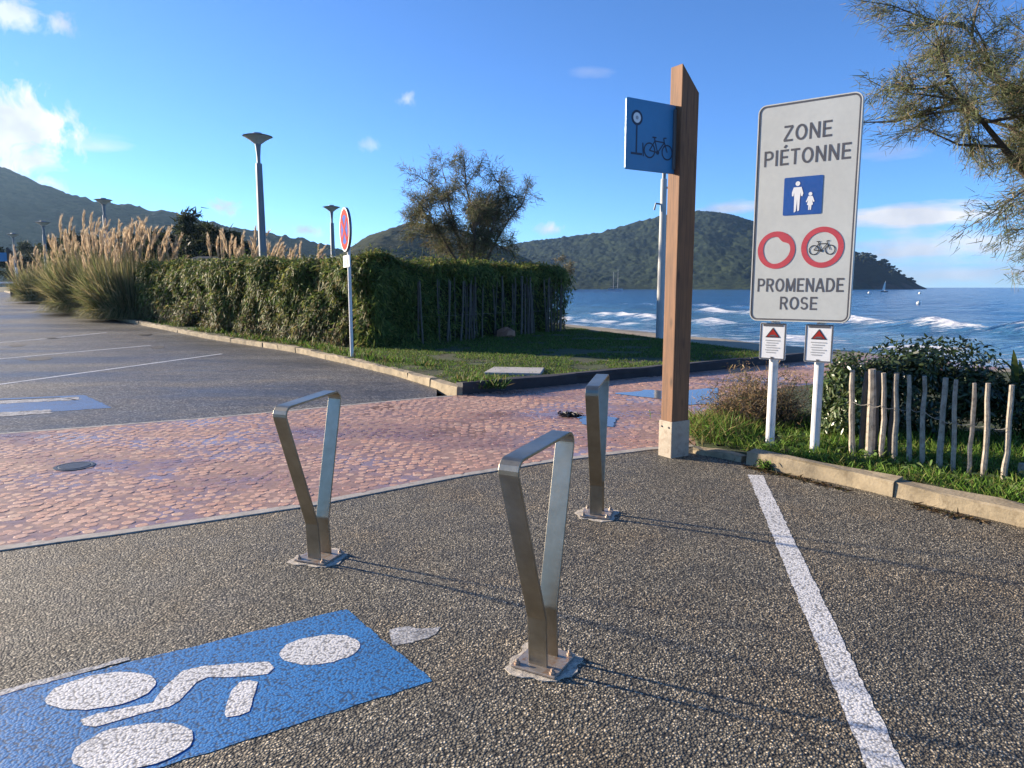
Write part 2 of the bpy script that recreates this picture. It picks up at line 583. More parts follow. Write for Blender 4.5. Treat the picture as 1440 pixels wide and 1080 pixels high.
def timber(name, base, dark):
    m, nt, b = new_mat(name, base, .75)
    o = objc(nt)
    st = nd(nt, 'ShaderNodeVectorMath', {'operation': 'MULTIPLY'}, i0=o, i1=(26, 26, 1.1)).outputs[0]
    warp = noise(nt, o, 2.2, 3)
    g = nd(nt, 'ShaderNodeTexNoise', None, Vector=st, Scale=1.4, Detail=7.0, Roughness=.62, Distortion=1.2).outputs['Fac']
    fine = nd(nt, 'ShaderNodeVectorMath', {'operation': 'MULTIPLY'}, i0=o, i1=(150, 150, 3)).outputs[0]
    g2 = noise(nt, fine, 1.0, 4)
    f = math_(nt, 'ADD', math_(nt, 'MULTIPLY', g, .65), math_(nt, 'MULTIPLY', g2, .35))
    c = ramp(nt, f, [(.34, dark), (.52, base), (.68, tuple(x * 1.3 for x in base))])
    kn = nd(nt, 'ShaderNodeVectorMath', {'operation': 'MULTIPLY'}, i0=o, i1=(6, 6, 2.2)).outputs[0]
    v = nd(nt, 'ShaderNodeTexVoronoi', {'feature': 'F1'}, Vector=kn, Scale=1.0)
    knot = ramp(nt, v.outputs['Distance'], [(.05, 1), (.16, 0)])
    c = mixc(nt, math_(nt, 'MULTIPLY', knot, .8), c, tuple(x * .35 for x in dark))
    c = mixc(nt, ramp(nt, warp, [(.45, 0), (.7, .5)]), c, tuple(x * 1.05 for x in dark))
    setin(nt, b, 'Base Color', c)
    bump(nt, b, f, .35, .006)
    return m


M['timber'] = timber('weathered timber', (.20, .095, .042), (.085, .042, .024))
M['timber_dark'] = timber('dark timber', (.06, .045, .035), (.03, .024, .02))
M['shoe'] = worn('whitewashed post foot', (.40, .34, .26), .2, 7, .85, 0, .3, (.25, .19, .14))

# setts: pink and ochre stone, wet in places
M['sett'], nt, b = new_mat('sandstone sett', (.3, .2, .16), .7)
p_ = pos(nt)
a_ = nd(nt, 'ShaderNodeVertexColor', {'layer_name': 'Col'}).outputs[0]
c_ = mixc(nt, 1.0, a_, ramp(nt, noise(nt, p_, 45, 5, .65), [(.3, .7), (.7, 1.2)]), 'MULTIPLY')
c_ = mixc(nt, ramp(nt, noise(nt, p_, .8, 5, .6), [(.45, 0), (.7, .5)]), c_, mixc(nt, 1.0, c_, (1.15, .95, .72), 'MULTIPLY'))
stw = nd(nt, 'ShaderNodeVectorMath', {'operation': 'MULTIPLY'}, i0=p_, i1=(.5, 1.3, 1)).outputs[0]
wet_ = ramp(nt, noise(nt, stw, .7, 5, .6), [(.49, 0), (.62, 1)])
setin(nt, b, 'Base Color', mixc(nt, wet_, c_, mixc(nt, 1.0, c_, (.52, .46, .50), 'MULTIPLY')))
setin(nt, b, 'Roughness', ramp(nt, wet_, [(0, .75), (1, .22)]))
bump(nt, b, noise(nt, p_, 60, 4), .3, .003)
M['sett_bed'], nt, b = new_mat('dark jointing', (.075, .05, .043), .75)
p_ = pos(nt)
setin(nt, b, 'Base Color', ramp(nt, noise(nt, p_, 20, 5), [(.3, (.22, .13, .10)), (.7, (.36, .22, .175))]))
setin(nt, b, 'Roughness', ramp(nt, noise(nt, p_, .9, 5, .6), [(.42, .7), (.6, .2)]))
M['puddle'], nt, b = new_mat('puddle water', (.10, .09, .085), .06, spec=.8)
bump(nt, b, noise(nt, pos(nt), 14, 3), .03, .01)

# lawn soil, ground, sand
M['lawn'], nt, b = new_mat('lawn soil', (.05, .06, .02), .95)
p_ = pos(nt)
setin(nt, b, 'Base Color', ramp(nt, noise(nt, p_, 2.4, 7, .65), [(.32, (.055, .042, .024)), (.5, (.04, .055, .016)), (.7, (.06, .085, .02))]))
bump(nt, b, noise(nt, p_, 30, 5, .7), .9, .03)
M['ground'], nt, b = new_mat('beach and scrub ground', (.3, .25, .17), .95)
p_ = pos(nt)
z_ = nd(nt, 'ShaderNodeSeparateXYZ', None, Vector=p_).outputs[2]
sandc = ramp(nt, noise(nt, p_, 1.2, 7, .65), [(.3, (.23, .185, .13)), (.55, (.33, .275, .19)), (.75, (.20, .15, .095))])
wetb = ramp(nt, z_, [(0, 1), (1, 0)])
scr = ramp(nt, noise(nt, p_, .3, 6, .6), [(.35, (.035, .042, .018)), (.65, (.10, .09, .05))])
inl = math_(nt, 'GREATER_THAN', z_, -0.075)
setin(nt, b, 'Base Color', mixc(nt, inl, sandc, scr))
bump(nt, b, noise(nt, p_, 6, 6, .7), .6, .05)

# sea
M['sea'], nt, b = new_mat('sea water', (.012, .06, .12), .12)
p_ = pos(nt)
fo = nd(nt, 'ShaderNodeVertexColor', {'layer_name': 'Col'})
sepf = nd(nt, 'ShaderNodeSeparateColor', None, Color=fo.outputs[0])
sw = nd(nt, 'ShaderNodeVectorMath', {'operation': 'MULTIPLY'}, i0=p_, i1=(.35, 1, 1)).outputs[0]
fn = noise(nt, sw, 1.9, 9, .74)
foam = math_(nt, 'ADD', sepf.outputs[0], math_(nt, 'MULTIPLY', math_(nt, 'SUBTRACT', fn, .5), 2.2))
foam = math_(nt, 'MULTIPLY', ramp(nt, foam, [(.44, 0), (.78, 1)]), math_(nt, 'GREATER_THAN', sepf.outputs[0], .02))
deep = mixc(nt, sepf.outputs[1], (.012, .085, .20), (.09, .21, .27))
deep = mixc(nt, ramp(nt, noise(nt, sw, .06, 5, .6), [(.4, 0), (.65, .6)]), deep, (.02, .13, .25))
setin(nt, b, 'Base Color', mixc(nt, foam, deep, (.80, .80, .78)))
setin(nt, b, 'Roughness', ramp(nt, foam, [(0, .14), (1, .85)]))
w1, w2 = noise(nt, sw, 1.1, 6, .6), noise(nt, sw, .22, 5, .55)
bump(nt, b, math_(nt, 'ADD', math_(nt, 'MULTIPLY', w1, .35), w2), 1.0, 1.7)

# wooded hills
def hill_mat(name, a, b_, c, rock=None):
    m, nt, b = new_mat(name, a, 1.0, spec=.1)
    p = pos(nt)
    v = nd(nt, 'ShaderNodeTexVoronoi', {'feature': 'F1'}, Vector=p, Scale=.16)
    sc = nd(nt, 'ShaderNodeSeparateColor', None, Color=v.outputs['Color']).outputs[0]
    f = math_(nt, 'ADD', math_(nt, 'MULTIPLY', noise(nt, p, .018, 8, .68), .75), math_(nt, 'MULTIPLY', sc, .25))
    col = ramp(nt, f, [(.3, a), (.5, b_), (.7, c)])
    if rock:
        zz = nd(nt, 'ShaderNodeSeparateXYZ', None, Vector=p).outputs[2]
        rk = math_(nt, 'ADD', math_(nt, 'MULTIPLY', zz, -.05), math_(nt, 'MULTIPLY', noise(nt, p, .05, 6, .65), 1.8))
        col = mixc(nt, ramp(nt, rk, [(.55, 0), (.8, .9)]), col, rock)
    setin(nt, b, 'Base Color', col)
    bump(nt, b, math_(nt, 'ADD', noise(nt, p, .22, 5, .7), math_(nt, 'MULTIPLY', v.outputs['Distance'], -.25)), .7, 2.5)
    return m


M['hill_near'] = hill_mat('wooded hillside', (.012, .018, .010), (.028, .036, .017), (.06, .06, .028))
M['hill_far'] = hill_mat('far wooded ridge', (.006, .013, .010), (.013, .023, .014), (.045, .06, .024))
M['headland'] = hill_mat('rocky headland', (.006, .012, .010), (.012, .019, .013), (.025, .03, .016), (.07, .05, .042))
M['pine'] = worn('pine crowns', (.018, .028, .014), .4, .5, 1.0)

# ------------------------------------------------------------------ the setting
def grid_rows(rows, name, m, kind='structure', zoff=0.0, zf=None):
    """rows: list of arrays (x, y) of equal length -> draped sheet"""
    A = np.array(rows)
    r, c = A.shape[:2]
    X, Y = A[..., 0], A[..., 1]
    Z = (zf(X, Y) if zf else gz(X, Y)) + zoff
    V = np.stack([X, Y, Z], -1).reshape(-1, 3)
    i = (np.arange(r - 1)[:, None] * c + np.arange(c - 1)[None]).ravel()
    Fc = np.stack([i, i + 1, i + c + 1, i + c], -1)
    me = mesh_from(name, V, Fc, smooth_=True)
    return link(name, me, m, kind=kind)


SHORE = np.array([(34, -40), (30, -10), (24, 4), (20, 14), (16.6, 24), (13.6, 30), (11.9, 34), (9.9, 39), (5, 51), (-2, 68),
                  (-15, 95), (-40, 140), (-80, 215), (-130, 330), (-170, 480), (-170, 700), (-170, 3000)], float)


def shore_dist(x, y):
    """metres inland of the water line (negative at sea)"""
    x, y = np.asarray(x, float), np.asarray(y, float)
    best = np.full(x.shape, 1e9)
    sgn = np.ones(x.shape)
    for (x0, y0), (x1, y1) in zip(SHORE[:-1], SHORE[1:]):
        dx, dy = x1 - x0, y1 - y0
        L2 = dx * dx + dy * dy
        t = np.clip(((x - x0) * dx + (y - y0) * dy) / L2, 0, 1)
        d = np.hypot(x - x0 - t * dx, y - y0 - t * dy)
        cr = dx * (y - y0) - dy * (x - x0)
        nearer = d < best
        best = np.where(nearer, d, best)
        sgn = np.where(nearer, np.sign(cr), sgn)
    return best * sgn


def ground_z(x, y):
    s = shore_dist(x, y)
    beach = SEA + 1.15 * smooth(-1.0, 10.5, s) - 0.12 * np.clip(-s, 0, 30)
    n = (fbm(np.asarray(x) * .8, np.asarray(y) * .8, 3, 5) - .5) * .06
    return np.minimum(beach + n * smooth(12, 8, s), 0) + np.where(s > 10.5, gz(x, y), 0) - 0.012


def graded(lo, hi, c, n, k=3.2):
    t = np.linspace(-1, 1, n)
    g = np.sinh(t * k) / math.sinh(k)
    return np.where(g < 0, c + g * (c - lo), c + g * (hi - c))


xs, ys = graded(-1500, 60, 4, 150), graded(-60, 1500, 18, 170)
grid_rows([[(x, y) for x in xs] for y in ys], 'ground', M['ground'], zf=lambda X, Y: ground_z(X, Y) - .04)

# near asphalt: one level sheet
ax_, ay_ = np.linspace(-40, 5.2, 40), np.linspace(-25, 7.2, 30)
grid_rows([[(x, y) for x in ax_] for y in ay_], 'coarse_asphalt', M['asphalt'])

KERB_L = [hit(*q) for q in [(640, 556), (600, 543), (560, 530), (490, 513), (420, 497), (360, 487), (300, 478), (250, 468), (200, 458), (150, 447), (100, 434), (60, 424)]]
KL = np.array([(k[0], k[1]) for k in KERB_L])
KL[0] = (-0.82, 10.18)
KL = np.vstack([KL, KL[-1] + (KL[-1] - KL[-2]) * 2.2])
FAR_EDGE = np.array([(-30, -6.0), (-9, 5.55), (-5.44, 7.42), (-3.57, 8.37), (-1.2, 9.91)])
PARK_EDGE = np.vstack([FAR_EDGE, KL])
rows = []
for y in np.concatenate([np.arange(-6, 10, .8), np.arange(10, KL[-1][1], .8)]):
    xr = np.interp(y, PARK_EDGE[:, 1], PARK_EDGE[:, 0])
    rows.append([(xr - 120 * t ** 2.2, y) for t in np.linspace(0, 1, 24)])
grid_rows(rows, 'parking_asphalt', M['parking'], zoff=.004)

# lawn island on the left of the post
EDGE_D = np.array([(-.74, 10.22), (.91, 11.31), (2.65, 12.52), (4.79, 14.01), (6.2, 15.0)])
BACK = np.array([(6.2, 15.0), (5.9, 16.0), (4.7, 19.0), (2.6, 25.0), (0.5, 31), (-5, 42), (-14, 60), (-30, 80)])
RIGHT_L = np.vstack([EDGE_D, BACK[1:]])
rows = []
for y in np.concatenate([np.arange(10.25, 15, .25), np.arange(15, 62, .8)]):
    xl, xr = np.interp(y, KL[:, 1], KL[:, 0]) + .14, np.interp(y, RIGHT_L[:, 1], RIGHT_L[:, 0])
    rows.append([(xl + (xr - xl) * t, y) for t in np.linspace(0, 1, 26)])


def lawn_z(X, Y):
    return gz(X, Y) + .10 + .05 * (fbm(X * .7, Y * .7, 3, 9) - .5)


grid_rows(rows, 'lawn', M['lawn'], zf=lawn_z)

# planted bed on the right
BED = np.array([(1.78, 6.62), (2.14, 6.26), (2.78, 5.52), (3.45, 4.56), (4.4, 3.2), (7.5, 0.5), (11, 2), (11, 12.5), (7, 12.4), (5, 11.2), (3.2, 9.8), (2.35, 8.4), (1.86, 7.1)])
bx_, by_ = np.linspace(1.7, 11, 94), np.linspace(.5, 12.5, 121)
GX, GY = np.meshgrid(bx_, by_)
inside = in_poly(np.stack([GX.ravel(), GY.ravel()], 1), BED).reshape(GX.shape)
idx = np.arange(GX.size).reshape(GX.shape)
q = inside[:-1, :-1] | inside[1:, :-1] | inside[:-1, 1:] | inside[1:, 1:]
i0 = idx[:-1, :-1][q]


def bed_z(X, Y):
    return .085 + .07 * (fbm(np.asarray(X) * 1.1, np.asarray(Y) * 1.1, 3, 3) - .5)


# snap cells to the outline: keep only cells wholly inside, add a skirt polygon just below
MBb = MB().prism([tuple(q_) for q_ in BED], -.02, .06)
qin = inside[:-1, :-1] & inside[1:, :-1] & inside[:-1, 1:] & inside[1:, 1:]
i0 = idx[:-1, :-1][qin]
V = np.stack([GX, GY, bed_z(GX, GY)], -1).reshape(-1, 3)
bb = len(V)
Fl = [tuple(r) for r in np.stack([i0, i0 + 1, i0 + 95 - 1 + 1 - 1 + 1, i0 + 94], -1)] if False else [(i, i + 1, i + 95, i + 94) for i in i0]
Fl += [tuple(k + bb for k in f) for f in MBb.f]
link('planting_bed', mesh_from('planting_bed', np.vstack([V, np.array(MBb.v)]), Fl), M['lawn'], kind='structure')

# ------------------------------------------------------------------ sett paving
NEAR_EDGE = np.array([(-12, -.3), (-7, 2.15), (-5, 3.12), (-3.06, 4.08), (-2.39, 4.42), (-1.46, 4.95), (-.47, 5.72), (.38, 6.26), (1.34, 6.74), (1.8, 6.86)])
PAVE = np.vstack([NEAR_EDGE, [(2.35, 8.4), (3.2, 9.8), (5, 11.2), (7, 12.4), (9.5, 13.6), (8.6, 16.4), (6.2, 14.98)], EDGE_D[::-1][1:], [(-.82, 10.15)],
                  FAR_EDGE[::-1][:4], [(-14, 2.8)]])
pav = MB().flat([tuple(q_) for q_ in PAVE], .0062, (np.zeros(3), *np.eye(3))).build('sett_paving', M['sett_bed'], kind='structure')

e1 = unit(np.array((.86, .51)))
e2 = np.array((-e1[1], e1[0]))
d_ = .088
ui, vj = np.meshgrid(np.arange(-160, 160), np.arange(-60, 160))
uu = ui * d_ + (vj % 2) * d_ * .5 + R.normal(0, .012, ui.shape)
period = 1.35
fr = (uu / period) % 1.0
vv = vj * d_ * .98 + .20 * (1 - (2 * fr - 1) ** 2) + .10 * fbm(uu * .8, vj * .07, 3, 5) + R.normal(0, .010, ui.shape)
P2 = (uu.ravel()[:, None] * e1 + vv.ravel()[:, None] * e2)
P2 = P2[in_poly(P2, PAVE)]
# keep clear of the outline
for a, b in zip(PAVE, np.roll(PAVE, -1, 0)):
    ab = b - a
    t = np.clip(((P2 - a) @ ab) / (ab @ ab), 0, 1)
    P2 = P2[np.linalg.norm(P2 - a - t[:, None] * ab, axis=1) > .045]
P2 = P2[(P2[:, 0] > -9)]
SETT_COL = np.array([(.49, .285, .21), (.53, .325, .245), (.46, .26, .195), (.54, .355, .26), (.50, .305, .235), (.45, .265, .20)])


def sett_shape(rg):
    n = 8
    ang = np.arange(n) * 2 * math.pi / n + .39 + rg.normal(0, .07, n)
    rr = (np.abs(np.cos(ang)) ** 6 + np.abs(np.sin(ang)) ** 6) ** (-1 / 6) * .041 * (1 + rg.normal(0, .05, n))
    o = np.stack([np.cos(ang) * rr, np.sin(ang) * rr], 1) @ np.array([e1, e2])
    tilt = rg.normal(0, .014, 2)
    top = .0125 + rg.normal(0, .0015)
    V = []
    for s_, z in ((1.0, .003), (.96, top - .0018), (.76, top)):
        for q_ in o:
            V.append((q_[0] * s_, q_[1] * s_, max(.002, z + (q_ @ tilt) * (z > .004))))
    Fc = [(r * n + k, r * n + (k + 1) % n, (r + 1) * n + (k + 1) % n, (r + 1) * n + k) for r in (0, 1) for k in range(n)]
    Fc.append(tuple(range(2 * n, 3 * n)))
    return np.array(V), Fc


rg = np.random.default_rng(5)
shapes = [sett_shape(rg) for _ in range(24)]
meshes = []
scol = []
for i, (V, Fc) in enumerate(shapes):
    c = SETT_COL[i % 6] * (1 + rg.normal(0, .05))
    scol.append(c)
    meshes.append(mesh_from('sett', V, Fc, col=c))
# pixel size decides which 300 are single objects
px_ = 720 + FPX * P2[:, 0] / np.maximum(P2[:, 1], .1)
seen = (px_ > 0) & (px_ < 1440) & (P2[:, 1] > 3.5)
order = np.argsort(np.where(seen, P2[:, 1] ** 2 + P2[:, 0] ** 2, 1e9))
single = order[:300]
for i in single:
    k = rg.integers(24)
    link('sett', meshes[k], M['sett'], pav, (P2[i, 0], P2[i, 1], -.005))
rest = order[300:]
VV, FF, CC, b0 = [], [], [], 0
for i in rest:
    k = rg.integers(24)
    V, Fc = shapes[k]
    VV.append(V + np.array((P2[i, 0], P2[i, 1], -.005)))
    FF += [tuple(j + b0 for j in f) for f in Fc]
    CC.append(np.tile(scol[k], (len(V), 1)))
    b0 += len(V)
link('setts', mesh_from('setts', np.vstack(VV), FF, col=np.vstack(CC)), M['sett'], pav, kind='stuff')


def ribbon(pts, w, z, name, m, parent=None, kind=None, h=.012, jitter=.0, step=.25):
    pts = np.array(pts, float)
    seg = np.r_[0, np.cumsum(np.linalg.norm(np.diff(pts, axis=0), axis=1))]
    t = np.arange(0, seg[-1], step).tolist() + [seg[-1]]
    P = np.stack([np.interp(t, seg, pts[:, 0]), np.interp(t, seg, pts[:, 1])], 1)
    T = unit(np.gradient(P, axis=0))
    N = np.stack([-T[:, 1], T[:, 0]], 1)
    ja, jb = R.normal(0, jitter, (len(P), 1)), R.normal(0, jitter, (len(P), 1))
    L, Rr = P + N * (w / 2 + ja), P - N * (w / 2 + jb)
    n = len(P)
    zL, zR = gz(L[:, 0], L[:, 1]) + z, gz(Rr[:, 0], Rr[:, 1]) + z
    V = np.vstack([np.c_[L, zL], np.c_[Rr, zR], np.c_[L, zL - h], np.c_[Rr, zR - h]])
    Fc = []
    for i in range(n - 1):
        Fc += [(n + i, n + i + 1, i + 1, i), (i, i + 1, 2 * n + i + 1, 2 * n + i), (n + i + 1, n + i, 3 * n + i, 3 * n + i + 1)]
    return link(name, mesh_from(name, V, Fc), m, parent, kind=kind)


ribbon(NEAR_EDGE[1:], .085, .0070, 'edging_strip', M['edging'], kind='structure', jitter=.004)
ribbon(np.vstack([[(-14, 2.8)], FAR_EDGE[1:], [(-.86, 10.1)]]), .06, .0082, 'edging_strip', M['edging'], kind='structure', jitter=.003)

# puddles lying on the setts
def puddle(poly, label):
    c = np.mean(poly, 0)
    pts = []
    n = 44
    pl = np.array(poly)
    seg = np.r_[0, np.cumsum(np.linalg.norm(np.diff(np.vstack([pl, pl[:1]]), axis=0), axis=1))]
    t = np.linspace(0, seg[-1], n, endpoint=False)
    q_ = np.vstack([pl, pl[:1]])
    for x, y in zip(np.interp(t, seg, q_[:, 0]), np.interp(t, seg, q_[:, 1])):
        k = 1 + R.normal(0, .05)
        pts.append((c[0] + (x - c[0]) * k, c[1] + (y - c[1]) * k))
    o = MB().flat(pts, .0125, (np.zeros(3), *np.eye(3))).build('puddle', M['puddle'])
    return tag(o, label, 'puddle')


g2 = lambda *a: tuple(hit(*a)[:2])
puddle([g2(868, 555), g2(905, 549), g2(960, 551), g2(1010, 545), g2(1010, 570), g2(960, 571), g2(925, 562)], 'sky-blue puddle on the setts behind the tall timber post')
puddle([g2(812, 588), g2(840, 584), g2(868, 589), g2(862, 601), g2(820, 599)], 'small puddle beside the dark weed on the red setts')

# ------------------------------------------------------------------ kerbs
def kerb(name, pts, w, h, m, label=None, length=1.0, jit=.006, zb=0.0, gap=.005):
    """a run of kerb stones, each its own piece"""
    pts = np.array(pts, float)
    root = bpy.data.objects.new(name, None)
    COL.objects.link(root)
    root['kind'] = 'structure'
    root.empty_display_size = .2
    seg = np.r_[0, np.cumsum(np.linalg.norm(np.diff(pts, axis=0), axis=1))]
    n = max(1, int(seg[-1] / length))
    rg = np.random.default_rng(int(abs(pts[0, 0]) * 100))
    for i in range(n):
        a, b = seg[-1] * i / n + gap / 2, seg[-1] * (i + 1) / n - gap / 2
        T = np.linspace(a, b, 5)
        P = np.stack([np.interp(T, seg, pts[:, 0]), np.interp(T, seg, pts[:, 1])], 1)
        tg = unit(np.gradient(P, axis=0))
        N = np.stack([-tg[:, 1], tg[:, 0]], 1)
        V, Fc = [], []
        dh, dl = rg.normal(0, jit), rg.normal(0, jit)
        ch = .022
        prof = [(-w / 2, -.05), (-w / 2, h - ch), (-w / 2 + ch * .8, h), (w / 2 - ch * .5, h), (w / 2, h - ch * .5), (w / 2, -.05)]
        for j in range(5):
            for (u, z) in prof:
                e = rg.normal(0, .008, 2)
                q_ = P[j] + N[j] * (u + dl + e[0])
                V.append((q_[0], q_[1], float(gz(q_[0], q_[1])) + zb + z + (dh + e[1] if z > 0 else 0)))
        k = len(prof)
        for j in range(4):
            for u in range(k - 1):
                Fc.append((j * k + u, j * k + u + 1, (j + 1) * k + u + 1, (j + 1) * k + u))
        Fc += [tuple(range(k))[::-1], tuple(range(4 * k, 5 * k))]
        link('kerb_stone', mesh_from('kerb_stone', V, [f[::-1] for f in Fc]), m, root)
    return root


kerb('kerb', KL + np.array((.09, .03)), .17, .12, M['concrete'], length=1.0)
kerb('dark_kerb', EDGE_D + np.array((-.03, .07)), .20, .17, M['dark_edging'], length=1.7, jit=.01)
kerb('kerb', [(4.42, 3.15), (3.39, 4.50), (2.72, 5.45), (2.13, 6.19)], .15, .115, M['concrete'], length=1.05)
kerb('low_kerb', [(2.09, 6.24), (1.93, 6.42), (1.74, 6.60)], .13, .06, M['concrete'], length=.6)

# ------------------------------------------------------------------ road paint and repairs
def ground_frame(z):
    return (np.array((0, 0, z)), *np.eye(3))


def marking(name, polys, z, m, label=None, cat=None, parent=None, sub=6, jit=.004):
    """flat road paint with slightly ragged outline"""
    mb = MB()
    for poly in polys:
        P = np.array(poly, float)
        out = []
        for a, b in zip(P, np.roll(P, -1, 0)):
            n = max(1, int(np.linalg.norm(b - a) / .035))
            for k in range(n):
                out.append(a + (b - a) * k / n + R.normal(0, jit, 2))
        cz = float(gz(*np.mean(P, 0)))
        mb.flat(out, z + cz, ground_frame(0))
    o = mb.build(name, m, parent)
    if label:
        tag(o, label, cat)
    return o


def gp(*pts):
    return [tuple(hit(*q)[:2]) for q in pts]


def ell(c, a, b, ang, n=40):
    return [(c[0] + a * math.cos(t) * math.cos(ang) - b * math.sin(t) * math.sin(ang),
             c[1] + a * math.cos(t) * math.sin(ang) + b * math.sin(t) * math.cos(ang)) for t in np.linspace(0, 2 * math.pi, n, endpoint=False)]


def ell_px(cx, cy, rx, ry, rot):
    """ellipse seen in the picture -> outline on the ground"""
    return gp(*[(cx + rx * math.cos(t) * math.cos(rot) - ry * math.sin(t) * math.sin(rot),
                 cy + rx * math.cos(t) * math.sin(rot) + ry * math.sin(t) * math.cos(rot)) for t in np.linspace(0, 2 * math.pi, 30, endpoint=False)])


A_, B_ = np.array(g2(487, 857)), np.array(g2(608, 958))
ld = unit(np.array(g2(0, 978)) - A_)
blue = marking('blue_road_marking', [[A_, B_, B_ + ld * 1.75, A_ + ld * 1.75]], .0016, M['blue_paint'],
               'blue painted rectangle with white pictogram on the asphalt', 'road marking', jit=.003)
FIG = [ell_px(450, 915, 57, 20, -.12),
       gp((113, 1015), (137, 1007), (215, 989), (229, 971), (257, 946), (284, 938), (340, 935), (378, 933), (386, 941), (377, 949), (335, 953), (293, 955), (277, 962), (252, 987), (238, 996), (180, 1012), (133, 1024), (118, 1022)),
       gp((338, 961), (350, 958), (362, 960), (359, 974), (350, 1002), (337, 1009), (318, 1012), (316, 1006), (319, 993), (326, 972)),
       ell_px(142, 974, 79, 24, -.17), ell_px(187, 1053, 87, 31, -.19)]
for k, f_ in enumerate(FIG):
    marking('white_figure', [f_], .0030 + .0003 * k, M['white_paint'], parent=blue, jit=.0015)
marking('white_edge', [gp((0, 972), (180, 926), (182, 931), (0, 979))], .0030, M['dab_paint'], parent=blue, jit=.003)
marking('white_dab', [gp((545, 888), (575, 882), (622, 884), (612, 893), (580, 905), (552, 909))], .0016, M['dab_paint'], 'scuffed white paint dab beside the blue marking', 'paint mark', jit=.008)
lp0, lp1 = np.array(g2(1062, 668)), np.array(g2(1245, 1080))
lt = unit(lp1 - lp0)
ln = np.array((-lt[1], lt[0]))
marking('white_line', [[lp0 - ln * .06, lp0 + ln * .06, lp1 + lt * 1.5 + ln * .06, lp1 + lt * 1.5 - ln * .06]], .0016, M['white_paint'],
        'worn white line running from the kerb towards the camera', 'road line', jit=.003)
for pts, w, label in [([(0, 541), (312, 498)], .10, 'nearest white bay line across the car park'),
                      ([(0, 505), (212, 486)], .10, 'middle white bay line across the car park'),
                      ([(0, 482), (150, 468)], .10, 'farthest white bay line across the car park')]:
    a, b = np.array(g2(*pts[0])), np.array(g2(*pts[1]))
    a = a + (a - b) * .3
    o = ribbon([a, b], w, .0075, 'bay_line', M['faint_paint'], h=.003, jitter=.004)
    tag(o, label, 'road line', 'bay lines of the car park')
b2 = marking('blue_bay_marking', [gp((-120, 566), (118, 556), (158, 574), (-120, 592))], .0060, M['old_blue_paint'], 'blue painted bay marking beyond the setts', 'road marking', jit=.01)
marking('white_stroke', [gp((-60, 566), (110, 559), (112, 563), (-60, 572))], .0078, M['dab_paint'], parent=b2, jit=.02)
marking('white_stroke', [gp((-60, 584), (70, 577), (74, 582), (-60, 590))], .0078, M['dab_paint'], parent=b2, jit=.02)
for px, py, w, h, label in [(55, 505, 20, 2.5, 'dark asphalt repair patch on the middle bay line'), (205, 470, 10, 2, 'dark repair patch by the kerb beyond the weeds'),
                            (222, 489, 10, 2, 'dark grating patch beside the weeds at the kerb'), (25, 486, 12, 2, 'dark repair patch on the far car park'),
                            (75, 475, 12, 1.6, 'thin dark repair patch deep in the car park')]:
    tag(marking('asphalt_patch', [ell_px(px, py, w, h, -.05)], .0070, M['patch'], jit=.02), label, 'patch')

# manhole cover in the setts, slab in the lawn
c = np.array((*g2(105, 657), 0))
t = thing('manhole_cover', 'small round iron cover sunk in the setts', 'manhole cover', c)
MB().lathe([(.16, -.01), (.16, .0125), (.135, .014), (.13, .012)], c, 28).build('frame', M['iron'], t, c)
MB().lathe([(.125, -.01), (.125, .013), (.12, .015)], c, 28).build('lid', M['iron'], t, c)
c = hit(722, 523, .11)
MB().prism([(c[0] + .55 * math.cos(a) * (1 + .08 * math.sin(3 * a)), c[1] + .55 * math.sin(a)) for a in np.linspace(0, 6.28, 18, endpoint=False)], c[2] - .04, c[2] + .05)
sm = MB().prism([(c[0] + x, c[1] + y) for x, y in [(-.50, -.35), (.45, -.5), (.55, .35), (-.35, .5)]], c[2] - .05, c[2] + .035).build('concrete_slab', M['slab'], bevel=.012)
tag(sm, 'pale concrete cover slab set in the lawn by the dark kerb', 'slab')

# clump of dark wet weed
c = np.array((*g2(801, 586), .014))
n = 260
d = unit(R.normal(size=(n, 3)) * (1, .8, .35))
base = c + R.normal(size=(n, 3)) * (.05, .04, .0) + (0, 0, .015)
base[:, 2] = .016 + np.abs(R.normal(0, .018, n))
d[:, 2] = np.abs(d[:, 2]) * .6
V, Fc, k = strips(base, d, R.uniform(.03, .10, n), R.uniform(.008, .02, n), .3, 2)
tag(link('weed_clump', mesh_from('weed_clump', V, Fc), M['debris']), 'dark clump of washed-up weed lying on the setts', 'debris')

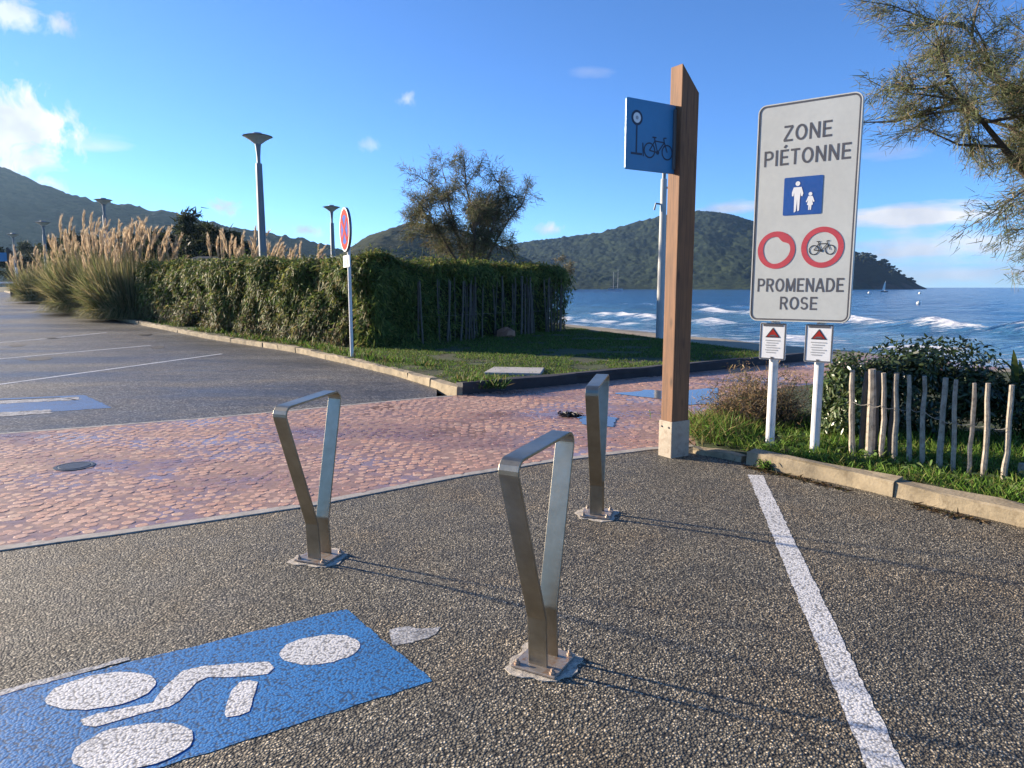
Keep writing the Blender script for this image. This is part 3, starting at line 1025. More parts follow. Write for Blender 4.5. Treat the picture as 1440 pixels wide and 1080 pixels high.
# ------------------------------------------------------------------ V-shaped steel bollards
def bollard(x, y, yaw, tilt, label):
    base = np.array((x, y, 0.0))
    t = thing('steel_bollard', label, 'bollard', base, 'stainless V-shaped bollards')
    u = np.array((math.sin(yaw), math.cos(yaw), 0))
    w = np.array((math.cos(yaw), -math.sin(yaw), 0))
    uf, w0 = u.copy(), np.array((0, 0, 1.0))
    u = uf * math.cos(tilt) + w0 * math.sin(tilt)
    up = w0 * math.cos(tilt) - uf * math.sin(tilt)
    L, Ht, s_, kz, th, wd = .262, .940, .050, .228, .012, .084
    path = [(-s_, .012), (-s_, kz - .02)]

    def fillet(p0, p1, p2, r, n=7):
        p0, p1, p2 = map(np.array, (p0, p1, p2))
        a, b = unit(p0 - p1), unit(p2 - p1)
        ang = math.acos(np.clip(a @ b, -1, 1))
        dd = r / math.tan(ang / 2)
        s0, s1 = p1 + a * dd, p1 + b * dd
        cc = p1 + unit(a + b) * (r / math.sin(ang / 2))
        out = []
        a0, a1 = s0 - cc, s1 - cc
        for k in range(n):
            q_ = k / (n - 1)
            v = unit(a0 * (1 - q_) + a1 * q_) * r
            out.append(tuple(cc + v))
        return out
    path += fillet((-s_, .0), (-s_, kz), (-L, Ht), .05, 4)
    path += fillet((-s_, kz), (-L, Ht), (L, Ht), .045)
    path += fillet((-L, Ht), (L, Ht), (s_, kz), .045)
    path += fillet((L, Ht), (s_, kz), (s_, 0), .05, 4)
    path += [(s_, kz - .02), (s_, .012)]
    P = np.array(path)
    T = unit(np.gradient(P, axis=0))
    N = np.stack([-T[:, 1], T[:, 0]], 1)
    V, Fc = [], []
    for p, n_ in zip(P, N):
        for a, b in ((-1, -1), (1, -1), (1, 1), (-1, 1)):
            q_ = p + n_ * a * th / 2
            V.append(base + u * q_[0] + up * q_[1] + w * b * wd / 2)
    for i in range(len(P) - 1):
        for k in range(4):
            Fc.append((i * 4 + k, i * 4 + (k + 1) % 4, i * 4 + 4 + (k + 1) % 4, i * 4 + 4 + k))
    Fc += [(3, 2, 1, 0), tuple(len(P) * 4 - 4 + k for k in range(4))]
    mb = MB()
    mb.add(V, Fc)
    mb.build('frame', M['steel'], t, base, bevel=.0018)
    pl = MB().box(base + (0, 0, .011), (.20, .21, .010), (w, uf, np.array((0, 0, 1)))).build('base_plate', M['plate_steel'], t, base, bevel=.002)
    for a, b in ((-1, -1), (1, -1), (1, 1), (-1, 1)):
        c = base + w * a * .08 + uf * b * .085
        MB().lathe([(.013, .016), (.013, .025), (.007, .026), (.007, .036), (.005, .037)], c, 6).build('bolt', M['plate_steel'], t, base)
    pts = []
    rg = np.random.default_rng(int(abs(x) * 1000))
    for a in np.linspace(0, 2 * math.pi, 40, endpoint=False):
        r = .138 / max(abs(math.cos(a)), abs(math.sin(a))) ** .6 * (1 + .09 * math.sin(3 * a + x * 9) + .06 * math.sin(7 * a + y) + rg.normal(0, .03))
        pts.append((r * math.cos(a), r * math.sin(a)))
    fr_ = (base, w, uf, np.array((0, 0, 1.0)))
    MB().prism([(a * 1.0, b) for a, b in pts], .0005, .0035, fr_).build('mortar_patch', M['mortar'], t, base)
    return t


bollard(-1.110, 3.94, .36, .055, 'steel V-shaped bollard standing by the edging of the red setts, behind the blue marking')
bollard(.132, 2.78, .50, .06, 'largest steel V-shaped bollard, in the foreground with a mortar patch around its plate')
bollard(.585, 4.73, .27, .065, 'steel V-shaped bollard seen nearly end-on, nearest the timber post')

# ------------------------------------------------------------------ pictograms
def bicycle(mb, cx, cy, s, z, fr, w=.06):
    """side view of a bicycle, s = wheel radius"""
    for dx in (-1.55, 1.55):
        mb.ring((cx + dx * s, cy), s * (1 - w * 3.2), s, z, fr, 24)
    wd = s * .17
    A, B, C_, D, E_ = (-1.55, 0), (-.15, -.15), (-.65, 1.25), (1.0, 1.2), (1.55, 0)
    for k, (a, b) in enumerate(((A, B), (A, C_), (C_, B), (C_, D), (B, D), (D, E_), (D, (.85, 1.75)), ((.85, 1.75), (1.35, 1.8)), (C_, (-.75, 1.65)), ((-1.1, 1.68), (-.4, 1.68)))):
        mb.bar((cx + a[0] * s, cy + a[1] * s), (cx + b[0] * s, cy + b[1] * s), wd, z + .0001 * (k + 1), fr)
    mb.disc((cx - .15 * s, cy - .15 * s), s * .28, z + .0012, fr, 14)


def arc_(cx, cy, rx, ry, a0, a1, n=9):
    return [(cx + rx * math.cos(rad(a0 + (a1 - a0) * k / (n - 1))), cy + ry * math.sin(rad(a0 + (a1 - a0) * k / (n - 1)))) for k in range(n)]


GLYPH = {  # strokes on a cap height of 1, centre lines
    'Z': (.60, [[(.03, .93), (.57, .93)], [(.55, .93), (.05, .07)], [(.03, .07), (.57, .07)]]),
    'O': (.72, [arc_(.36, .5, .29, .43, 0, 360, 33)]),
    'N': (.66, [[(.08, 0), (.08, 1)], [(.08, .96), (.58, .04)], [(.58, 0), (.58, 1)]]),
    'E': (.56, [[(.08, 0), (.08, 1)], [(.08, .93), (.55, .93)], [(.08, .51), (.50, .51)], [(.08, .07), (.56, .07)]]),
    'P': (.60, [[(.08, 0), (.08, 1)], [(.08, .93), (.34, .93)] + arc_(.34, .70, .20, .23, 90, -90) + [(.08, .47)]]),
    'R': (.64, [[(.08, 0), (.08, 1)], [(.08, .93), (.34, .93)] + arc_(.34, .71, .20, .22, 90, -90) + [(.08, .49)], [(.33, .49), (.58, 0)]]),
    'I': (.18, [[(.09, 0), (.09, 1)]]),
    'T': (.58, [[(.0, .93), (.58, .93)], [(.29, 0), (.29, .93)]]),
    'M': (.78, [[(.08, 0), (.08, 1)], [(.08, .97), (.39, .06)], [(.39, .06), (.70, .97)], [(.70, 0), (.70, 1)]]),
    'A': (.66, [[(.03, 0), (.33, .98)], [(.33, .98), (.63, 0)], [(.14, .30), (.52, .30)]]),
    'D': (.66, [[(.08, 0), (.08, 1)], [(.08, .93), (.28, .93)] + arc_(.28, .5, .31, .43, 90, -90, 15) + [(.08, .07)]]),
    'S': (.60, [arc_(.30, .71, .22, .22, 25, 250, 13) + arc_(.30, .29, .23, .22, 80, -160, 13)])}
GLYPH['\u00c9'] = (GLYPH['E'][0], GLYPH['E'][1] + [[(.26, 1.10), (.40, 1.26)]])


def lettering(text, cx, cy, width, fr, z, m, parent, origin, weight=.145, height=.1):
    """cap letters drawn as even strokes"""
    gap = .13
    tot = sum(GLYPH[c_][0] for c_ in text) + gap * (len(text) - 1)
    sx, sy = width / tot, height
    x, mb, lay = 0.0, MB(), 0
    o, ex, ey, ez = fr
    wgt = weight * height
    for ch in text:
        w_, strokes = GLYPH[ch]
        for st_ in strokes:
            P = np.array([((x + q_[0] - tot / 2) * sx + cx, (q_[1] - .5) * sy + cy) for q_ in st_])
            closed = np.linalg.norm(P[0] - P[-1]) < 1e-6
            T = unit(np.gradient(P, axis=0))
            if closed:
                T[0] = T[-1] = unit(P[1] - P[-2])
            N = np.stack([-T[:, 1], T[:, 0]], 1) * wgt / 2
            V = [o + ex * q_[0] + ey * q_[1] + ez * (z + .00022 * (lay % 4)) for pr in zip(P - N, P + N) for q_ in pr]
            mb.add(V, [(2 * k, 2 * k + 2, 2 * k + 3, 2 * k + 1) for k in range(len(P) - 1)])
            lay += 1
        x += w_ + gap
    return mb.build('lettering', m, parent, origin)


def rrect(w, h, r, n=6):
    out = []
    for cx, cy, a0 in ((w / 2 - r, h / 2 - r, 0), (-w / 2 + r, h / 2 - r, 90), (-w / 2 + r, -h / 2 + r, 180), (w / 2 - r, -h / 2 + r, 270)):
        for k in range(n + 1):
            a = rad(a0 + 90 * k / n)
            out.append((cx + r * math.cos(a), cy + r * math.sin(a)))
    return out


def frame_band(mb, w, h, r, t_, z, fr):
    a, b = rrect(w, h, r), rrect(w - 2 * t_, h - 2 * t_, max(.003, r - t_))
    n = len(a)
    o, ex, ey, ez = fr
    V = [o + ex * q_[0] + ey * q_[1] + ez * z for q_ in a + b]
    return mb.add(V, [(i, (i + 1) % n, n + (i + 1) % n, n + i) for i in range(n)])


UP = np.array((0, 0, 1.0))

# ------------------------------------------------------------------ tall timber post with blue flag sign
nb = np.array((1.455, 6.36, 0.0))                       # its near corner
ef = unit(np.array((.85, .53, 0)))                      # along the broad face
en = unit(np.array((.53, -.85, 0)))                     # towards the camera along the narrow face
bw, nw = .205, .145
pc = nb + ef * bw / 2 - en * nw / 2
t = thing('timber_post', 'tall square-cut timber post with slanted top and a blue flag sign', 'sign post', pc)
V = []
for z0, z1 in ((.03, .03), (3.44, 3.225)):
    V += [nb + UP * z0, nb + ef * bw + UP * z1, nb + ef * bw - en * nw + UP * z1, nb - en * nw + UP * z0]
mb = MB()
mb.add(V, [(3, 2, 1, 0), (4, 5, 6, 7), (0, 1, 5, 4), (1, 2, 6, 5), (2, 3, 7, 6), (3, 0, 4, 7)])
mb.build('shaft', M['timber'], t, pc, bevel=.006)
mb = MB()
for k in range(4):                                       # foot casing boards
    a = [(ef, en, bw, nw), (en, ef, nw, bw), (-ef, en, bw, nw), (-en, ef, nw, bw)][k]
mb.box(pc + UP * .165, (bw + .022, nw + .022, .34), (ef, en, UP))
foot = mb.build('post_foot', M['shoe'], t, pc, bevel=.006)
for z in (.28,):
    MB().lathe([(.010, 0), (.010, .006), (.006, .008)], pc - ef * (bw / 2 + .018), 10)
    for s_ in (-1, 1):
        c = pc - ef * (bw / 2 + .0115) + en * s_ * .045 + UP * z
        MB().tube([c, c - ef * .007], [.010, .007], 8).build('bolt', M['iron'], t, pc)
sw_, sh_ = .56, .575
sc_ = nb - en * nw * .55 - ef * (sw_ / 2 - .005) + UP * 2.82
fr = (sc_, ef, UP, en)                                    # visible face looks along +en
mb = MB().prism(rrect(sw_, sh_, .012, 3), -.009, .009, fr)
flag = mb.build('flag_sign', M['flag_blue'], t, pc, bevel=.002)
mb = MB()
mb.ring((-.165, .135), .042, .062, .0105, fr)
mb.bar((-.165, .075), (-.165, -.155), .015, .0105, fr)
mb.bar((-.225, -.155), (-.10, -.155), .018, .0108, fr)
mb.bar((-.095, -.06), (-.085, -.17), .012, .0107, fr)
mb.build('stop_symbol', M['flag_dark'], flag, pc)
mb = MB().disc((-.165, .135), .0415, .0112, fr)
mb.build('white_dot', M['sign_white'], flag, pc)
mb = MB().disc((-.165, .135), .016, .0118, fr, 12)
mb.build('dot_centre', M['print_grey'], flag, pc)
mb = MB()
bicycle(mb, .085, -.115, .066, .0105, fr)
mb.build('bicycle_symbol', M['flag_dark'], flag, pc)
MB().box(nb - en * nw * .55 - ef * .012 + UP * 2.82, (.03, .05, .5), (ef, en, UP)).build('bracket', M['galv'], t, pc)

# ------------------------------------------------------------------ pedestrian-zone sign
L0, R0 = np.array((2.21, 6.60, 0)), np.array((2.865, 6.09, 0))
ex = unit(R0 - L0)
ez = np.array((ex[1], -ex[0], 0))
if ez[1] > 0:
    ez = -ez
W_, H_ = float(np.linalg.norm(R0 - L0)) + .03, 1.90
mid = (L0 + R0) / 2
pc = mid + UP * .09
t = thing('zone_sign', 'large off-white ZONE PIÉTONNE sign panel on two white posts', 'sign', pc)
fr = (mid + UP * (1.245 + H_ / 2), ex, UP, ez)
mb = MB()
a_, b_ = rrect(W_, H_, .07), rrect(W_ - .016, H_ - .016, .062)
mb.prism(a_, -.055, -.004, fr)
panel = mb.build('panel', M['sign_edge'], t, pc, bevel=.012)
face = MB().prism(b_, -.006, .0, fr).build('face', M['sign_face'], panel, pc)
mb = MB()
frame_band(mb, W_ - .012, H_ - .012, .065, .018, .0022, fr)
mb.build('border', M['sign_grey'], panel, pc)
mb = MB()
frame_band(mb, W_ - .002, H_ - .002, .07, .009, .0042, fr)
mb.build('rim', M['sign_edge'], panel, pc)
for txt, cy, wd, ht in (('ZONE', .685, .40, .135), ('PIÉTONNE', .485, .72, .135), ('PROMENADE', -.625, .735, .120), ('ROSE', -.785, .32, .115)):
    lettering(txt, 0.0, cy, wd, fr, .0012, M['sign_grey'], panel, pc, .135, ht)
sq = .325
mb = MB().flat(rrect(sq, sq, .01, 2), .0025, (fr[0] + UP * .145 - ex * .01, ex, UP, ez))
mb.build('pedestrian_square', M['sign_blue'], panel, pc)
f2 = (fr[0] + UP * .145 - ex * .01, ex, UP, ez)
mb = MB()
mb.disc((-.045, .105), .020, .0045, f2, 14)
mb.flat([(-.078, .075), (-.012, .075), (.005, .02), (-.002, -.005), (-.014, .0), (-.018, .03), (-.022, -.03), (-.024, -.125), (-.04, -.13), (-.045, -.03), (-.052, -.13), (-.068, -.14), (-.07, -.03), (-.072, .03), (-.078, .0), (-.09, -.0), (-.092, .03)], .0045, f2)
mb.disc((.065, .01), .016, .0045, f2, 12)
mb.flat([(.048, -.008), (.084, -.008), (.102, -.055), (.092, -.06), (.082, -.04), (.09, -.082), (.078, -.085), (.076, -.125), (.066, -.125), (.065, -.088), (.062, -.125), (.052, -.125), (.052, -.085), (.040, -.082), (.05, -.04), (.038, -.06), (.03, -.055)], .0045, f2)
mb.build('pedestrian_figures', M['sign_white'], panel, pc)
for cx, r, name in ((-.215, .165, 'prohibition_ring'), (.175, .175, 'prohibition_ring')):
    mb = MB()
    c = (cx, -.315 + (.012 if cx > 0 else 0))
    if cx < 0:                                            # the first ring is chipped and covered unevenly
        o, e_x, e_y, e_z = fr
        V = []
        for k in range(40):
            a = 2 * math.pi * k / 40
            ri = r * (.72 + .025 * math.sin(3 * a + 1) - (.16 * max(0, math.cos((a - .95) * 3.0)) if abs(a - .95) < .5 else 0))
            for rr in (ri, r):
                V.append(o + e_x * (c[0] + rr * math.cos(a)) + e_y * (c[1] + rr * math.sin(a)) + e_z * .0025)
        mb.add(V, [(2 * k, 2 * k + 1, (2 * k + 3) % 80, (2 * k + 2) % 80) for k in range(40)])
    else:
        mb.ring(c, r * .74, r, .0025, fr, 40)
    mb.build(name, M['sign_red'], panel, pc)
mb = MB()
bicycle(mb, .175, -.325, .043, .0025, fr)
mb.build('bicycle_symbol', M['sign_black'], panel, pc)
for s_, pxo in ((-1, 1087), (1, 1133)):
    c = mid + ex * (.20 * s_ - .015) - ez * .09
    MB().lathe([(.040, -.05), (.040, 3.05), (.03, 3.055)], c + UP * .05, 18).build('post', M['white_pole'], t, pc, smooth_=False)
    wc = mid + ex * (.20 * s_ - .015) + UP * 1.06 + ez * -.025
    f3 = (wc, ex, UP, ez)
    pw, ph = .235, .335
    wp = MB().prism(rrect(pw, ph, .01, 2), -.012, 0, f3).build('warning_plate', M['sign_white'], t, pc)
    mb = MB()
    frame_band(mb, pw - .006, ph - .006, .008, .011, .0022, f3)
    mb.bar((-.012, -.148), (.012, -.148), .014, .0027, f3)
    mb.bar((-.09, .145), (.09, .145), .018, .0025, f3)
    mb.build('plate_border', M['sign_grey'], wp, pc)
    mb = MB().flat([(-.068, .035), (.068, .035), (0, .128)], .0022, f3)
    mb.build('triangle_edge', M['sign_black'], wp, pc)
    mb = MB().flat([(-.052, .043), (.052, .043), (0, .112)], .0035, f3)
    mb.build('triangle', M['print_red'], wp, pc)
    mb = MB().flat([(-.035, .046), (.035, .046), (.018, .062), (-.02, .060)], .0048, f3)
    mb.build('triangle_figure', M['sign_grey'], wp, pc)
    mb = MB()
    for k in range(6):
        mb.bar((-.065 + .01 * (k % 2), .008 - .022 * k), (.065 - .018 * (k % 3), .008 - .022 * k), .008, .0022, f3)
    mb.build('print_line', M['print_grey'], wp, pc)

# ------------------------------------------------------------------ no-stopping sign by the hedge
c = hit(495, 502, .1)
t = thing('no_stopping_sign', 'round red and blue no-stopping sign on a pale pole before the hedge', 'sign', c)
MB().lathe([(.036, -.1), (.036, 3.0), (.028, 3.01)], c, 14).build('pole', M['white_pole'], t, c)
nrm = unit(np.array((-.90, -.43, 0)))
exs = np.array((-nrm[1], nrm[0], 0))
if exs[0] < 0:
    exs = -exs
fr = (c + UP * 2.62 + nrm * .075, exs, UP, nrm)
rD = .445
mb = MB()
mb.prism([(rD * math.cos(a), rD * math.sin(a)) for a in np.linspace(0, 2 * math.pi, 40, endpoint=False)], -.05, .0, fr)
disc = mb.build('disc', M['galv'], t, c)
MB().ring((0, 0), rD * .93, rD * .995, .004, fr, 40).build('white_rim', M['sign_white'], disc, c)
MB().ring((0, 0), rD * .66, rD * .93, .004, fr, 40).build('red_ring', M['print_red'], disc, c)
MB().disc((0, 0), rD * .66, .004, fr, 40).build('blue_field', M['print_blue'], disc, c)
mb = MB()
q_ = rD * .47
mb.bar((-q_, -q_), (q_, q_), .10, .008, fr)
mb.bar((-q_, q_), (q_, -q_), .10, .0095, fr)
mb.build('red_cross', M['print_red'], disc, c)
f2 = (c + UP * 1.98 + nrm * .06, exs, UP, nrm)
pl = MB().prism(rrect(.56, .24, .02, 2), -.015, 0, f2).build('small_plate', M['sign_white'], t, c)
mb = MB()
for k in range(3):
    mb.bar((-.22, .06 - .06 * k), (.02, .06 - .06 * k), .025, .003, f2)
mb.flat([(.08, -.07), (.2, -.07), (.22, .02), (.14, .08), (.07, .03)], .003, f2)
mb.build('plate_print', M['sign_grey'], pl, c)

# ------------------------------------------------------------------ street lamps
def street_lamp(c, top, label, rp=.115, pm='galv'):
    c = np.array(c, float)
    h = top - c[2]
    t = thing('street_lamp', label, 'street lamp', c, 'dish-topped street lamps')
    MB().lathe([(rp * 1.15, 0), (rp * 1.12, h * .3), (rp * .88, h - .95), (rp * .86, h - .94)], c, 16).build('pole', M[pm], t, c)
    MB().lathe([(.055, h - .94), (.06, h - .72), (.085, h - .42), (.10, h - .33)], c, 14).build('neck', M['galv'], t, c)
    MB().lathe([(.10, h - .33), (.27, h - .20), (.44, h - .10)], c, 28).build('lens', M['lamp_glass'], t, c)
    MB().lathe([(.45, h - .10), (.475, h - .085), (.36, h - .05), (.16, h - .02), (.14, h + .02), (.05, h + .025)], c, 28).build('hood', M['galv'], t, c)
    return t


def lamp_at(px, py_top, Y, label):
    p = at_y(px, py_top, Y)
    g = float(gz(p[0], Y)) + .05
    return street_lamp((p[0], Y, g), p[2], label)


lamp_at(362, 188, 24, 'tallest dish-topped street lamp standing behind the hedge')
lamp_at(466, 289, 40, 'small dish-topped street lamp beside the no-stopping sign')
lamp_at(145, 279, 41, 'street lamp rising behind the tall pampas plumes')
lamp_at(60, 311, 51, 'street lamp above the low pampas clump')
lamp_at(18, 328, 62, 'tiniest street lamp beside the far dark post')
p = at_y(935, 205, 21.5)
lampc = street_lamp((p[0], 21.5, .02), p[2], 'pale lamp pole on the lawn edge behind the timber post', .10, 'galv_pale')
cc = np.array((p[0], 21.5, 0.02))
for z, s_, ln_ in ((4.42, 1, .28), (3.95, -1, .22)):
    MB().tube([cc + UP * z, cc + UP * (z + .03) + np.array((s_ * ln_, 0, 0)), cc + UP * (z - .16) + np.array((s_ * (ln_ + .04), 0, 0))], .03, 6).build('bracket', M['galv'], lampc, cc)

# far timber post with a blue board, barrier beam
p = at_y(19, 414, 50)
gg = float(gz(p[0], 50))
pc = np.array((p[0], 50, gg))
t = thing('far_timber_post', 'far dark timber post carrying a blue board at the car park edge', 'sign post', pc)
V = []
for z0, z1 in ((-.2, -.2), (3.35, 3.1)):
    V += [pc + (-.15, -.1, z0), pc + (.15, -.1, z1), pc + (.15, .1, z1), pc + (-.15, .1, z0)]
MB().add(V, [(3, 2, 1, 0), (4, 5, 6, 7), (0, 1, 5, 4), (1, 2, 6, 5), (2, 3, 7, 6), (3, 0, 4, 7)]).build('shaft', M['timber_dark'], t, pc)
MB().box(pc + (-.55, 0, 2.7), (.8, .03, .6)).build('flag_sign', M['flag_blue'], t, pc)
a, b = at_y(-60, 399, 47), at_y(112, 396, 45)
pc = np.array((a[0], a[1], float(gz(a[0], a[1]))))
t = thing('barrier', 'pale horizontal height barrier across the car park exit', 'barrier', pc)
MB().tube([a, b], .06, 8).build('beam', M['white_pole'], t, pc)
for px in (27, 104):
    q_ = a + (b - a) * ((px + 60) / 172)
    MB().lathe([(.07, 0), (.07, q_[2] - float(gz(q_[0], q_[1])) + (.9 if px == 27 else 0) + .05), (.05, q_[2] - float(gz(q_[0], q_[1])) + (.92 if px == 27 else .02) + .05)], (q_[0], q_[1], float(gz(q_[0], q_[1]))), 10).build('post', M['white_pole'], t, pc)

# ------------------------------------------------------------------ paling fence on the right
FENCE_PX = [(1203, 636, 521, 10), (1224, 634, 519, 15), (1244, 639, 524, 9), (1263, 643, 526, 9), (1283, 647, 527, 8), (1302, 652, 529, 9), (1326, 656, 531, 10), (1346, 661, 534, 8), (1368, 664, 538, 8), (1390, 669, 538, 10), (1419, 676, 541, 10)]
f0, f1 = np.array((3.00, 6.13)), np.array((3.80, 5.22))
root_xy = (f0 + f1) / 2
rc = np.array((root_xy[0], root_xy[1], .10))
t = thing('paling_fence', 'low chestnut paling fence of uneven stakes in front of the dark bush', 'fence', rc)
tops = []


def stake_mesh(mb, b, top, r, rg, n=7):
    pts = []
    off = np.zeros(2)
    for k in range(n):
        q_ = k / (n - 1)
        off = off + rg.normal(0, .006, 2)
        pts.append(b + (top - b) * q_ + np.array((off[0], off[1], 0)) * (1 if 0 < k else 0))
    rs = [r * (1.08 - .22 * k / (n - 1)) * (1 + rg.normal(0, .06)) for k in range(n)]
    mb.tube(pts, rs, 7)
    return pts


rg = np.random.default_rng(21)
for px, pb, pt, wpx in FENCE_PX:
    d = pixel_dir(px, 600)
    # intersect the fence line with the bearing of the stake
    s_ = d[0] / d[1]
    q_ = (s_ * f0[1] - f0[0]) / ((f1[0] - f0[0]) - s_ * (f1[1] - f0[1]))
    xy = f0 + (f1 - f0) * q_
    top = at_y(px + (1346 - px) * 0 + rg.normal(0, 3), pt, xy[1])
    bs = np.array((xy[0], xy[1], .05))
    tp = np.array((top[0], xy[1] + rg.normal(0, .02), top[2]))
    mb = MB()
    stake_mesh(mb, bs, tp, wpx / 2 / FPX * xy[1] * .80, rg)
    mb.build('stake', M['picket'], t, rc)
    tops.append((bs, tp))
for px, pt, off in ((1212, 523, .10), (1234, 522, .14), (1256, 524, .12)):          # stakes standing just behind
    d = pixel_dir(px, 600)
    s_ = d[0] / d[1]
    q_ = (s_ * f0[1] - f0[0]) / ((f1[0] - f0[0]) - s_ * (f1[1] - f0[1]))
    xy = f0 + (f1 - f0) * q_ + np.array((.05, off))
    mb = MB()
    stake_mesh(mb, np.array((xy[0], xy[1], .05)), np.array((xy[0] + .01, xy[1], at_y(px, pt, xy[1])[2])), .024, rg)
    mb.build('stake', M['stake'], t, rc)
mb = MB()
pts = []
for i, (bs, tp) in enumerate(tops):
    for k in range(4):
        if i == len(tops) - 1 and k > 0:
            break
        nb_, nt_ = tops[min(i + 1, len(tops) - 1)]
        hz = .56 if i < 6 else .50
        a = bs + (tp - bs) * (hz - bs[2]) / (tp[2] - bs[2])
        hz2 = .56 if i + 1 < 6 else .50
        b = nb_ + (nt_ - nb_) * (hz2 - nb_[2]) / (nt_[2] - nb_[2])
        q_ = k / 4
        pts.append(a + (b - a) * q_ + np.array((-.018, -.02, -.02 * math.sin(math.pi * q_))))
mb.tube(pts, .0028, 5)
mb.build('wire', M['wire'], t, rc)
c = np.array((3.80, 5.12, .1))
c = hit(1438, 672, .1)
sb = MB()
stake_mesh(sb, c + (0.01, 0, -.05), c + (.012, 0, .11), .03, rg, 4)
tag(sb.build('stake_stub', M['picket'], None, c), 'short sawn-off stake stub at the end of the paling fence', 'stake')

# ------------------------------------------------------------------ foliage builders
def colors(n, pal, var=.18, k=1):
    pal = np.array(pal)
    c = pal[R.integers(len(pal), size=n)] * (1 + R.normal(0, var, (n, 1)))
    return np.repeat(np.clip(c, .004, 1), k, axis=0)


def grass_patch(name, P, z, hmin, hmax, w, pal, label, cat, lean=.5):
    n = len(P)
    base = np.c_[P, z]
    d = unit(np.c_[R.normal(0, lean, (n, 2)), np.ones(n)])
    V, Fc, k = strips(base, d, R.uniform(hmin, hmax, n), R.uniform(w * .6, w * 1.3, n), R.uniform(.05, .55, n), 2, taper=.12)
    o = link(name, mesh_from(name, V, Fc, col=colors(n, pal, .22, k)), M['grass'], kind='stuff')
    return tag(o, label, cat)


GREEN = [(.10, .20, .028), (.13, .24, .035), (.08, .155, .025), (.17, .25, .045), (.20, .20, .065)]
LAWN = [(.07, .14, .022), (.10, .18, .03), (.13, .19, .04), (.17, .16, .06), (.06, .11, .022)]
poly = [(-.65, 10.35), (.9, 11.45), (2.6, 12.65), (4.75, 14.15), (6.0, 15.1), (5.8, 15.9), (4.6, 19.0), (2.5, 25.0), (-1, 22.5), (-3.5, 18), (-4.3, 16.0), (-2.6, 13.4), (-1.7, 12.0)]
P = rand_in_poly(poly, 80000)
keep = fbm(P[:, 0] * 1.4, P[:, 1] * 1.4, 4, 31) > .38
P = P[keep]
grass_patch('lawn_grass', P, lawn_z(P[:, 0], P[:, 1]) - .005, .03, .085, .012, LAWN, 'short patchy lawn grass between the hedge and the dark kerb', 'grass')
# verge along the kerb under the hedge
tt = R.random(9000)
seg = np.r_[0, np.cumsum(np.linalg.norm(np.diff(KL, axis=0), axis=1))]
tt = tt ** 1.6 * seg[-3]
P = np.stack([np.interp(tt, seg, KL[:, 0]), np.interp(tt, seg, KL[:, 1])], 1) + np.c_[R.uniform(.17, .75, 9000), R.uniform(.1, .5, 9000)]
P = P[fbm(P[:, 0] * .9, P[:, 1] * .9, 3, 77) > .44]
grass_patch('verge_weeds', P, lawn_z(P[:, 0], P[:, 1]) - .02, .06, .24, .022, LAWN + [(.16, .12, .05)], 'straggly weeds growing along the pale kerb below the hedge', 'grass')
P = rand_in_poly([(1.86, 6.72), (2.2, 6.33), (2.85, 5.57), (3.5, 4.62), (4.5, 3.35), (5.6, 4.2), (5.2, 6.6), (4.2, 7.4), (3.0, 8.2), (2.4, 8.2), (1.95, 7.2)], 30000)
keep = fbm(P[:, 0] * 2.4, P[:, 1] * 2.4, 4, 13) > .30
P = P[keep]
hh = .5 + fbm(P[:, 0] * 1.7, P[:, 1] * 1.7, 3, 41)
n = len(P)
base = np.c_[P, bed_z(P[:, 0], P[:, 1]) - .01]
d = unit(np.c_[R.normal(0, .5, (n, 2)), np.ones(n)])
V, Fc, k = strips(base, d, R.uniform(.06, .19, n) * hh, R.uniform(.004, .010, n), R.uniform(.1, .7, n), 3, taper=.1)
tag(link('verge_grass', mesh_from('verge_grass', V, Fc, col=colors(n, GREEN, .25, k)), M['grass'], kind='stuff'), 'lush green grass behind the kerb under the paling fence', 'grass')
n = 260                                                   # broad leaved weeds in that grass
P = rand_in_poly([(2.3, 6.35), (2.95, 5.6), (3.6, 4.7), (4.2, 4.4), (4.2, 5.6), (3.2, 6.6), (2.6, 7.1)], n)
base = np.c_[P, bed_z(P[:, 0], P[:, 1]) + R.uniform(.02, .08, n)]
d = unit(np.c_[R.normal(0, 1, (n, 2)), R.uniform(.2, 1.0, n)])
V, Fc, k = strips(base, d, R.uniform(.04, .09, n), R.uniform(.018, .035, n), .4, 3)
tag(link('broad_weeds', mesh_from('broad_weeds', V, Fc, col=colors(n, [(.12, .2, .05), (.18, .24, .08)], .2, k)), M['leaf'], kind='stuff'), 'pale broad-leaved weeds among the grass by the kerb', 'weeds')
# dead litter along the foot of the right kerb
n = 900
q_ = R.random(n)
P = np.array((3.42, 4.28)) * q_[:, None] + np.array((2.0, 6.18)) * (1 - q_[:, None]) + np.c_[-np.abs(R.normal(0, .05, n)), -np.abs(R.normal(0, .035, n))]
P = P[fbm(P[:, 0] * 3, P[:, 1] * 3, 3, 4) > .47]
n = len(P)
V, Fc, k = strips(np.c_[P, np.full(n, .004)], unit(np.c_[R.normal(0, 1, (n, 2)), R.uniform(0, .35, n)]), R.uniform(.02, .07, n), R.uniform(.005, .014, n), .1, 1)
tag(link('leaf_litter', mesh_from('leaf_litter', V, Fc, col=colors(n, [(.07, .045, .025), (.12, .08, .04), (.05, .05, .02)], .2, k)), M['leaf'], kind='stuff'), 'dead leaves and dirt gathered along the kerb foot', 'leaf litter')


